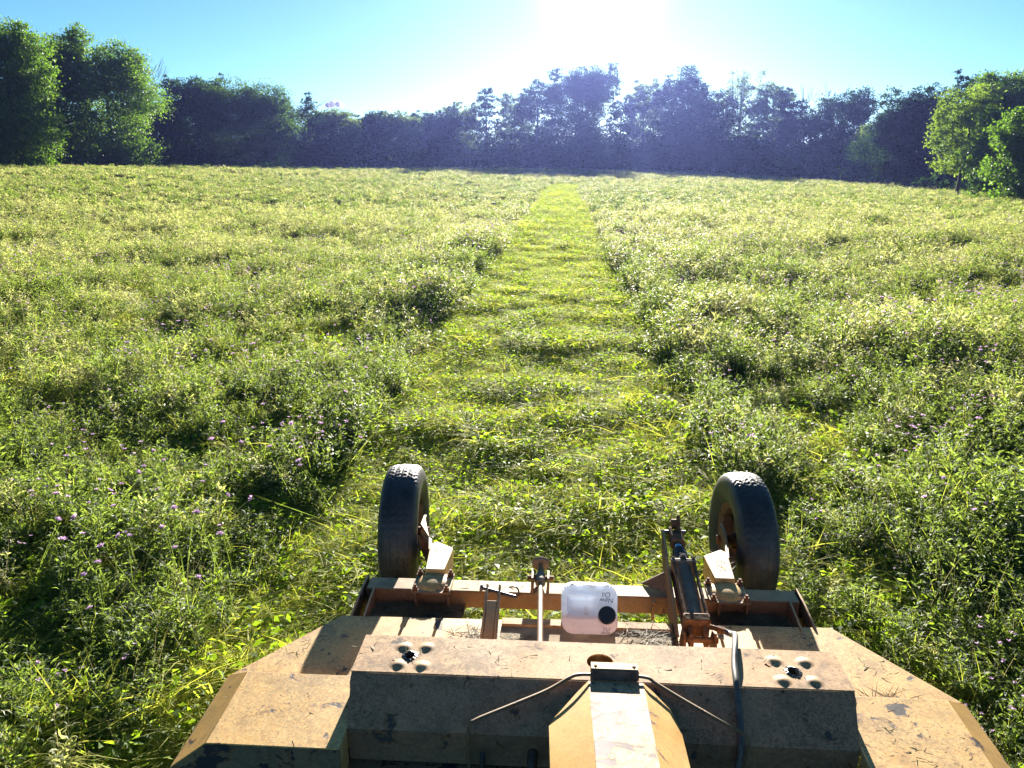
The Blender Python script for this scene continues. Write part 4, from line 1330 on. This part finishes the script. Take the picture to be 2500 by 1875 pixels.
# ------------------------------------------------------------------ oil jug wedged behind the hood
def rounded_box(bm, sx, sy, sz, r, n=6, sub=10):
    """super-rounded box centred on the origin, quads"""
    faces = []
    for ax in range(3):
        for sg in (-1, 1):
            grid = []
            for i in range(sub + 1):
                row = []
                for j in range(sub + 1):
                    u_ = -1 + 2 * i / sub; v_ = -1 + 2 * j / sub
                    p = [0, 0, 0]; p[ax] = sg; p[(ax + 1) % 3] = u_; p[(ax + 2) % 3] = v_
                    q = Vector((p[0] * sx, p[1] * sy, p[2] * sz))
                    c = Vector((max(-sx + r, min(sx - r, q.x)), max(-sy + r, min(sy - r, q.y)), max(-sz + r, min(sz - r, q.z))))
                    d = q - c
                    if d.length > 1e-6: q = c + d.normalized() * r
                    row.append(bm.verts.new(q))
                grid.append(row)
            for i in range(sub):
                for j in range(sub):
                    f = (grid[i][j], grid[i + 1][j], grid[i + 1][j + 1], grid[i][j + 1])
                    bm.faces.new(f if sg > 0 else f[::-1])
    bmesh.ops.remove_doubles(bm, verts=bm.verts, dist=1e-4)

def build_jug():
    J = Vector((.139, 3.045, .5455))
    root = empty('oil_jug', J, 'milky white plastic oil jug with a round black cap wedged behind the mower hood', 'jug')
    # local frame: x right, y away, z up; tipped so that its top looks back at the tractor
    root.rotation_euler = (R(-24), 0, R(1))
    bm = NB()
    rounded_box(bm, .118, .120, .100, .048, sub=40)
    # local -y is the jug's top end, it carries the grip hollow, the ridge and the cap's shoulder
    for v in bm.verts:
        x, y, z = v.co
        if y < -.06:
            # bevelled shoulder: upper part leans back
            if z > -.035: v.co.y += (z + .035) * .50
            # grip hollow, upper left
            hx = max(0, 1 - (abs(x + .034) / .060) ** 5); hz = max(0, 1 - (abs(z - .022) / .036) ** 4)
            v.co.y += .040 * hx * hz
            # ridge below it
            if abs(z + .030) < .012 and x < .045: v.co.y -= .006 * (1 - (abs(z + .030) / .012) ** 2)
            # raised shoulder around the neck
            d = math.hypot(x - .068, z + .014)
            if d < .055: v.co.y -= .016 * (1 - (d / .055) ** 3)
        elif abs(z) > .05 and y > -.05:
            v.co.z -= math.copysign(.003, z) * (math.sin(y * 90) > .6)
    o = part('bottle', bm, M['jug'], root, 0, origin=(0, 0, 0), ang=180)
    bm = NB()
    c = Vector((.068, -.122, -.014)); ax = Vector((0, -1, .12)).normalized()
    b_cyl(bm, c, c + ax * .026, 0, prof=[(0, .030), (.05, .036), (.85, .036), (1, .032)], seg=40)
    cap = part('cap', bm, M['cap'], root, .001, origin=(0, 0, 0))
    bm = NB()
    _, s_, u_ = frame(ax)
    for k in range(36):
        a = 2 * math.pi * k / 36
        q = s_ * math.cos(a) + u_ * math.sin(a)
        b_cyl(bm, c + ax * .003 + q * .0362, c + ax * .022 + q * .0362, .0016, seg=6)
    part('grip_ribs', bm, M['cap'], cap, 0, origin=(0, 0, 0))
    def write(txt, loc, size, rot):
        cu = bpy.data.curves.new('handwriting', 'FONT'); cu.body = txt; cu.size = size; cu.align_x = 'CENTER'; cu.shear = .2
        cu.extrude = .0004; cu.offset = -.0002; cu.space_line = .8
        t = bpy.data.objects.new('handwriting', cu); coll.objects.link(t)
        bpy.context.view_layer.update()
        dg = bpy.context.evaluated_depsgraph_get()
        me = bpy.data.meshes.new_from_object(t.evaluated_get(dg))
        bpy.data.objects.remove(t)
        for v in me.vertices: v.co.x, v.co.y = -v.co.x, -v.co.y
        me.materials.clear(); me.materials.append(M['ink'])
        h = obj('handwriting', me, root); h.location = loc; h.rotation_euler = rot
        return h
    # the words stand on their head, as the jug lies
    write('New\nOil', (.070, -.0955, .052), .030, (R(90 - 23), 0, 0))
    write('New\nOil', (.070, -.1200, -.080), .024, (R(90), 0, 0))
build_jug()

# ------------------------------------------------------------------ dry clippings lying on the machine
def debris(name, spots, label, seed):
    """spots: (x, y, z, sx, sy, n, length, pile height)"""
    r = np.random.default_rng(seed); A = Acc()
    for (x, y, z, sx, sy, n, ln, ph) in spots:
        ox = r.normal(0, 1, n); oy = r.normal(0, 1, n)
        zz = z + .002 + ph * np.exp(-.7 * (ox ** 2 + oy ** 2)) * r.uniform(0, 1, n)
        base = np.stack([x + ox * sx * .5, y + oy * sy * .5, zz], 1)
        a = r.uniform(0, 6.283, n)
        d = np.stack([np.cos(a), np.sin(a) * .7, r.uniform(-.02, .22, n)], 1)
        v, q = blades(base, d, ln * r.uniform(.3, 1.3, n), r.uniform(.0018, .0045, n), r, .15, 2)
        v[:, 2] = np.maximum(v[:, 2], z + .001)
        A.add(v, q, 0, np.tile(r.uniform(0, 1, n), 2))
    tag(obj(name, A.mesh(name, [M['hay']])), label, 'dry grass', kind='stuff')
M['hay'] = leaf_mat('dry clipping', (.05, .035, .02), (.24, .18, .09), (.20, .15, .06), .2, .7)
debris('dry_clippings', [(-.36, 2.93, .441, .11, .10, 170, .07, .05), (-.20, 2.88, .446, .10, .08, 110, .06, .03),
    (.42, 2.93, .446, .10, .12, 190, .09, .04), (.33, 3.0, .446, .14, .04, 50, .07, .02),
    (-.65, 3.19, .392, .22, .09, 420, .08, .03), (.88, 3.20, .392, .20, .09, 380, .08, .03),
    (1.24, 2.602, .441, .17, .028, 190, .10, .05), (-1.05, 2.60, .441, .06, .02, 14, .05, .02),
    (.80, 3.55, .500, .035, .09, 60, .04, .008), (-.60, 3.60, .498, .03, .05, 14, .03, .006)],
    'brown dry clippings caught in the corners of the mower deck', 71)
debris('dry_clippings', [(-1.0, 1.95, .344, .30, .16, 420, .14, .02), (-.4, 2.0, .344, .30, .16, 160, .12, .02), (.9, 2.1, .344, .3, .16, 160, .12, .02), (1.3, 1.95, .344, .2, .14, 160, .12, .02)],
    'shaded clippings lying on the low front tray', 72)
debris('dry_clippings', [(-.3, 2.58, .601, .5, .08, 26, .025, .0), (.6, 2.58, .601, .5, .08, 26, .025, .0), (-1.0, 2.4, .501, .2, .15, 8, .03, .0),
    (1.24, 2.35, .501, .2, .18, 40, .025, .0), (-1.05, 2.85, .441, .12, .12, 18, .04, .0), (1.28, 2.85, .441, .12, .12, 16, .04, .0), (.23, 2.2, .606, .1, .25, 30, .012, .0), (-.1, 3.34, .461, .6, .03, 26, .03, .0)],
    'loose bits of clippings scattered on the painted mower top', 73)

# ------------------------------------------------------------------ single knapweed flowers near the machine
def flower_meshes(seed):
    r = np.random.default_rng(seed)
    A = Acc()
    for n_, L, up in ((16, .017, .55), (12, .012, 1.3)):
        a = np.arange(n_) * 6.283 / n_ + r.uniform(-.2, .2, n_)
        d = np.stack([np.cos(a), np.sin(a), np.full(n_, up)], 1)
        v, q = leaves(np.zeros((n_, 3)) + d * .002, d, L * r.uniform(.8, 1.25, n_), .0055, r=r, bend=.05)
        A.add(v, q, 0, r.uniform(0, 1, n_))
    bloom = A.mesh('bloom', [M['bloom']])
    V = []; bm = bmesh.new()
    b_cyl(bm, (0, 0, -.012), (0, 0, .002), 0, prof=[(0, .002), (.3, .0055), (.7, .005), (1, .0035)], seg=8)
    me = bpy.data.meshes.new('calyx'); bm.to_mesh(me); bm.free(); me.materials.append(M['weed'])
    B = Acc()
    v, q = blades(np.array([[0., 0, -.46], [.001, .001, -.46]]), np.array([[.05, .02, 1.], [.02, .05, 1.]]), .45, .0026, r, .0, 3)
    B.add(v, q, 0, .4)
    t = r.uniform(.1, .8, 12); a = r.uniform(0, 6.283, 12)
    d = np.stack([np.cos(a), np.sin(a), r.uniform(.3, 1, 12)], 1)
    v, q = leaves(np.stack([.02 * (t - 1), .0 * t, -.46 + .45 * t], 1), d, .04, .008, r=r)
    B.add(v, q, 0, r.uniform(0, 1, 12))
    stem = B.mesh('stem', [M['weed']])
    return bloom, me, stem
FL = [flower_meshes(s_) for s_ in (91, 92, 93)]
def place_flowers():
    r = np.random.default_rng(12)
    n = 0
    while n < 120:
        if r.uniform() < .62:
            az = R(r.uniform(-36, -9)); D = r.uniform(3.6, 9.5)
        else:
            az = R(r.uniform(6, 32)); D = r.uniform(4.2, 13)
        x, y = D * math.sin(az), D * math.cos(az)
        if bool(in_strip(np.array([x]), np.array([y]), .1)[0]) or (-1.7 < x < 1.9 and y < 4.8): continue
        if float(vnoise(x, y, 1.7, 61)) < .42: continue
        z = float(ground_z(x, y)) + r.uniform(.34, .56)
        o = empty('knapweed_flower', (x, y, z), 'pale purple ragged knapweed flower standing among the uncut meadow weeds', 'flower',
                  'pale purple knapweed flowers in the uncut meadow', r.uniform(0, 6.28))
        o.rotation_euler = (r.normal(0, .35), r.normal(0, .35), r.uniform(0, 6.28))
        k = r.integers(0, 3)
        sc_ = r.uniform(.8, 1.35)
        b, c, st = FL[k]
        for nm, me in (('bloom', b), ('calyx', c), ('stem', st)):
            q = obj(nm, me, o)
            if nm != 'stem': q.scale = (sc_, sc_, sc_)
        n += 1
place_flowers()

# ------------------------------------------------------------------ small cloud low over the wood
def build_cloud():
    r = np.random.default_rng(4)
    bm = bmesh.new()
    for k in range(14):
        m_ = Matrix.Translation((r.normal(0, 15), r.normal(0, 9), abs(r.normal(0, 5)))) @ Matrix.Scale(r.uniform(4, 10), 4)
        bmesh.ops.create_icosphere(bm, subdivisions=3, radius=1, matrix=m_)
    for v in bm.verts:
        n_ = float(vnoise(v.co.x + v.co.z, v.co.y + v.co.z, 5, 3)) - .5
        v.co += v.co.normalized() * n_ * 5
    me = bpy.data.meshes.new('cloud'); bm.to_mesh(me); bm.free()
    m, n, l, out = new_mat('cloud')
    d = n.new('ShaderNodeBsdfDiffuse'); d.inputs['Color'].default_value = (.9, .88, .9, 1)
    t = n.new('ShaderNodeBsdfTranslucent'); t.inputs['Color'].default_value = (.95, .92, .95, 1)
    mx = n.new('ShaderNodeMixShader'); mx.inputs[0].default_value = .7
    l.new(d.outputs[0], mx.inputs[1]); l.new(t.outputs[0], mx.inputs[2]); l.new(mx.outputs[0], out.inputs['Surface'])
    me.materials.append(m)
    me.polygons.foreach_set('use_smooth', np.ones(len(me.polygons), bool))
    az = R(-15.6); D = 2600
    o = obj('cloud', me, None, (D * math.sin(az), D * math.cos(az), 172))
    tag(o, kind='structure')
build_cloud()

# ------------------------------------------------------------------ haze
def build_haze():
    me = bpy.data.meshes.new('haze')
    bm = bmesh.new()
    bmesh.ops.create_cube(bm, size=1)
    for v in bm.verts:
        v.co.x *= 1900; v.co.y *= 1900
        v.co.z = -8.0 if v.co.z < 0 else 31.0
    bm.to_mesh(me); bm.free()
    m, n, l, out = new_mat('haze')
    p = n.new('ShaderNodeVolumePrincipled')
    p.inputs['Color'].default_value = (.085, .11, .30, 1)
    p.inputs['Density'].default_value = .0004
    p.inputs['Anisotropy'].default_value = .7
    l.new(p.outputs[0], out.inputs['Volume'])
    me.materials.append(m)
    tag(obj('haze', me), kind='stuff')
build_haze()
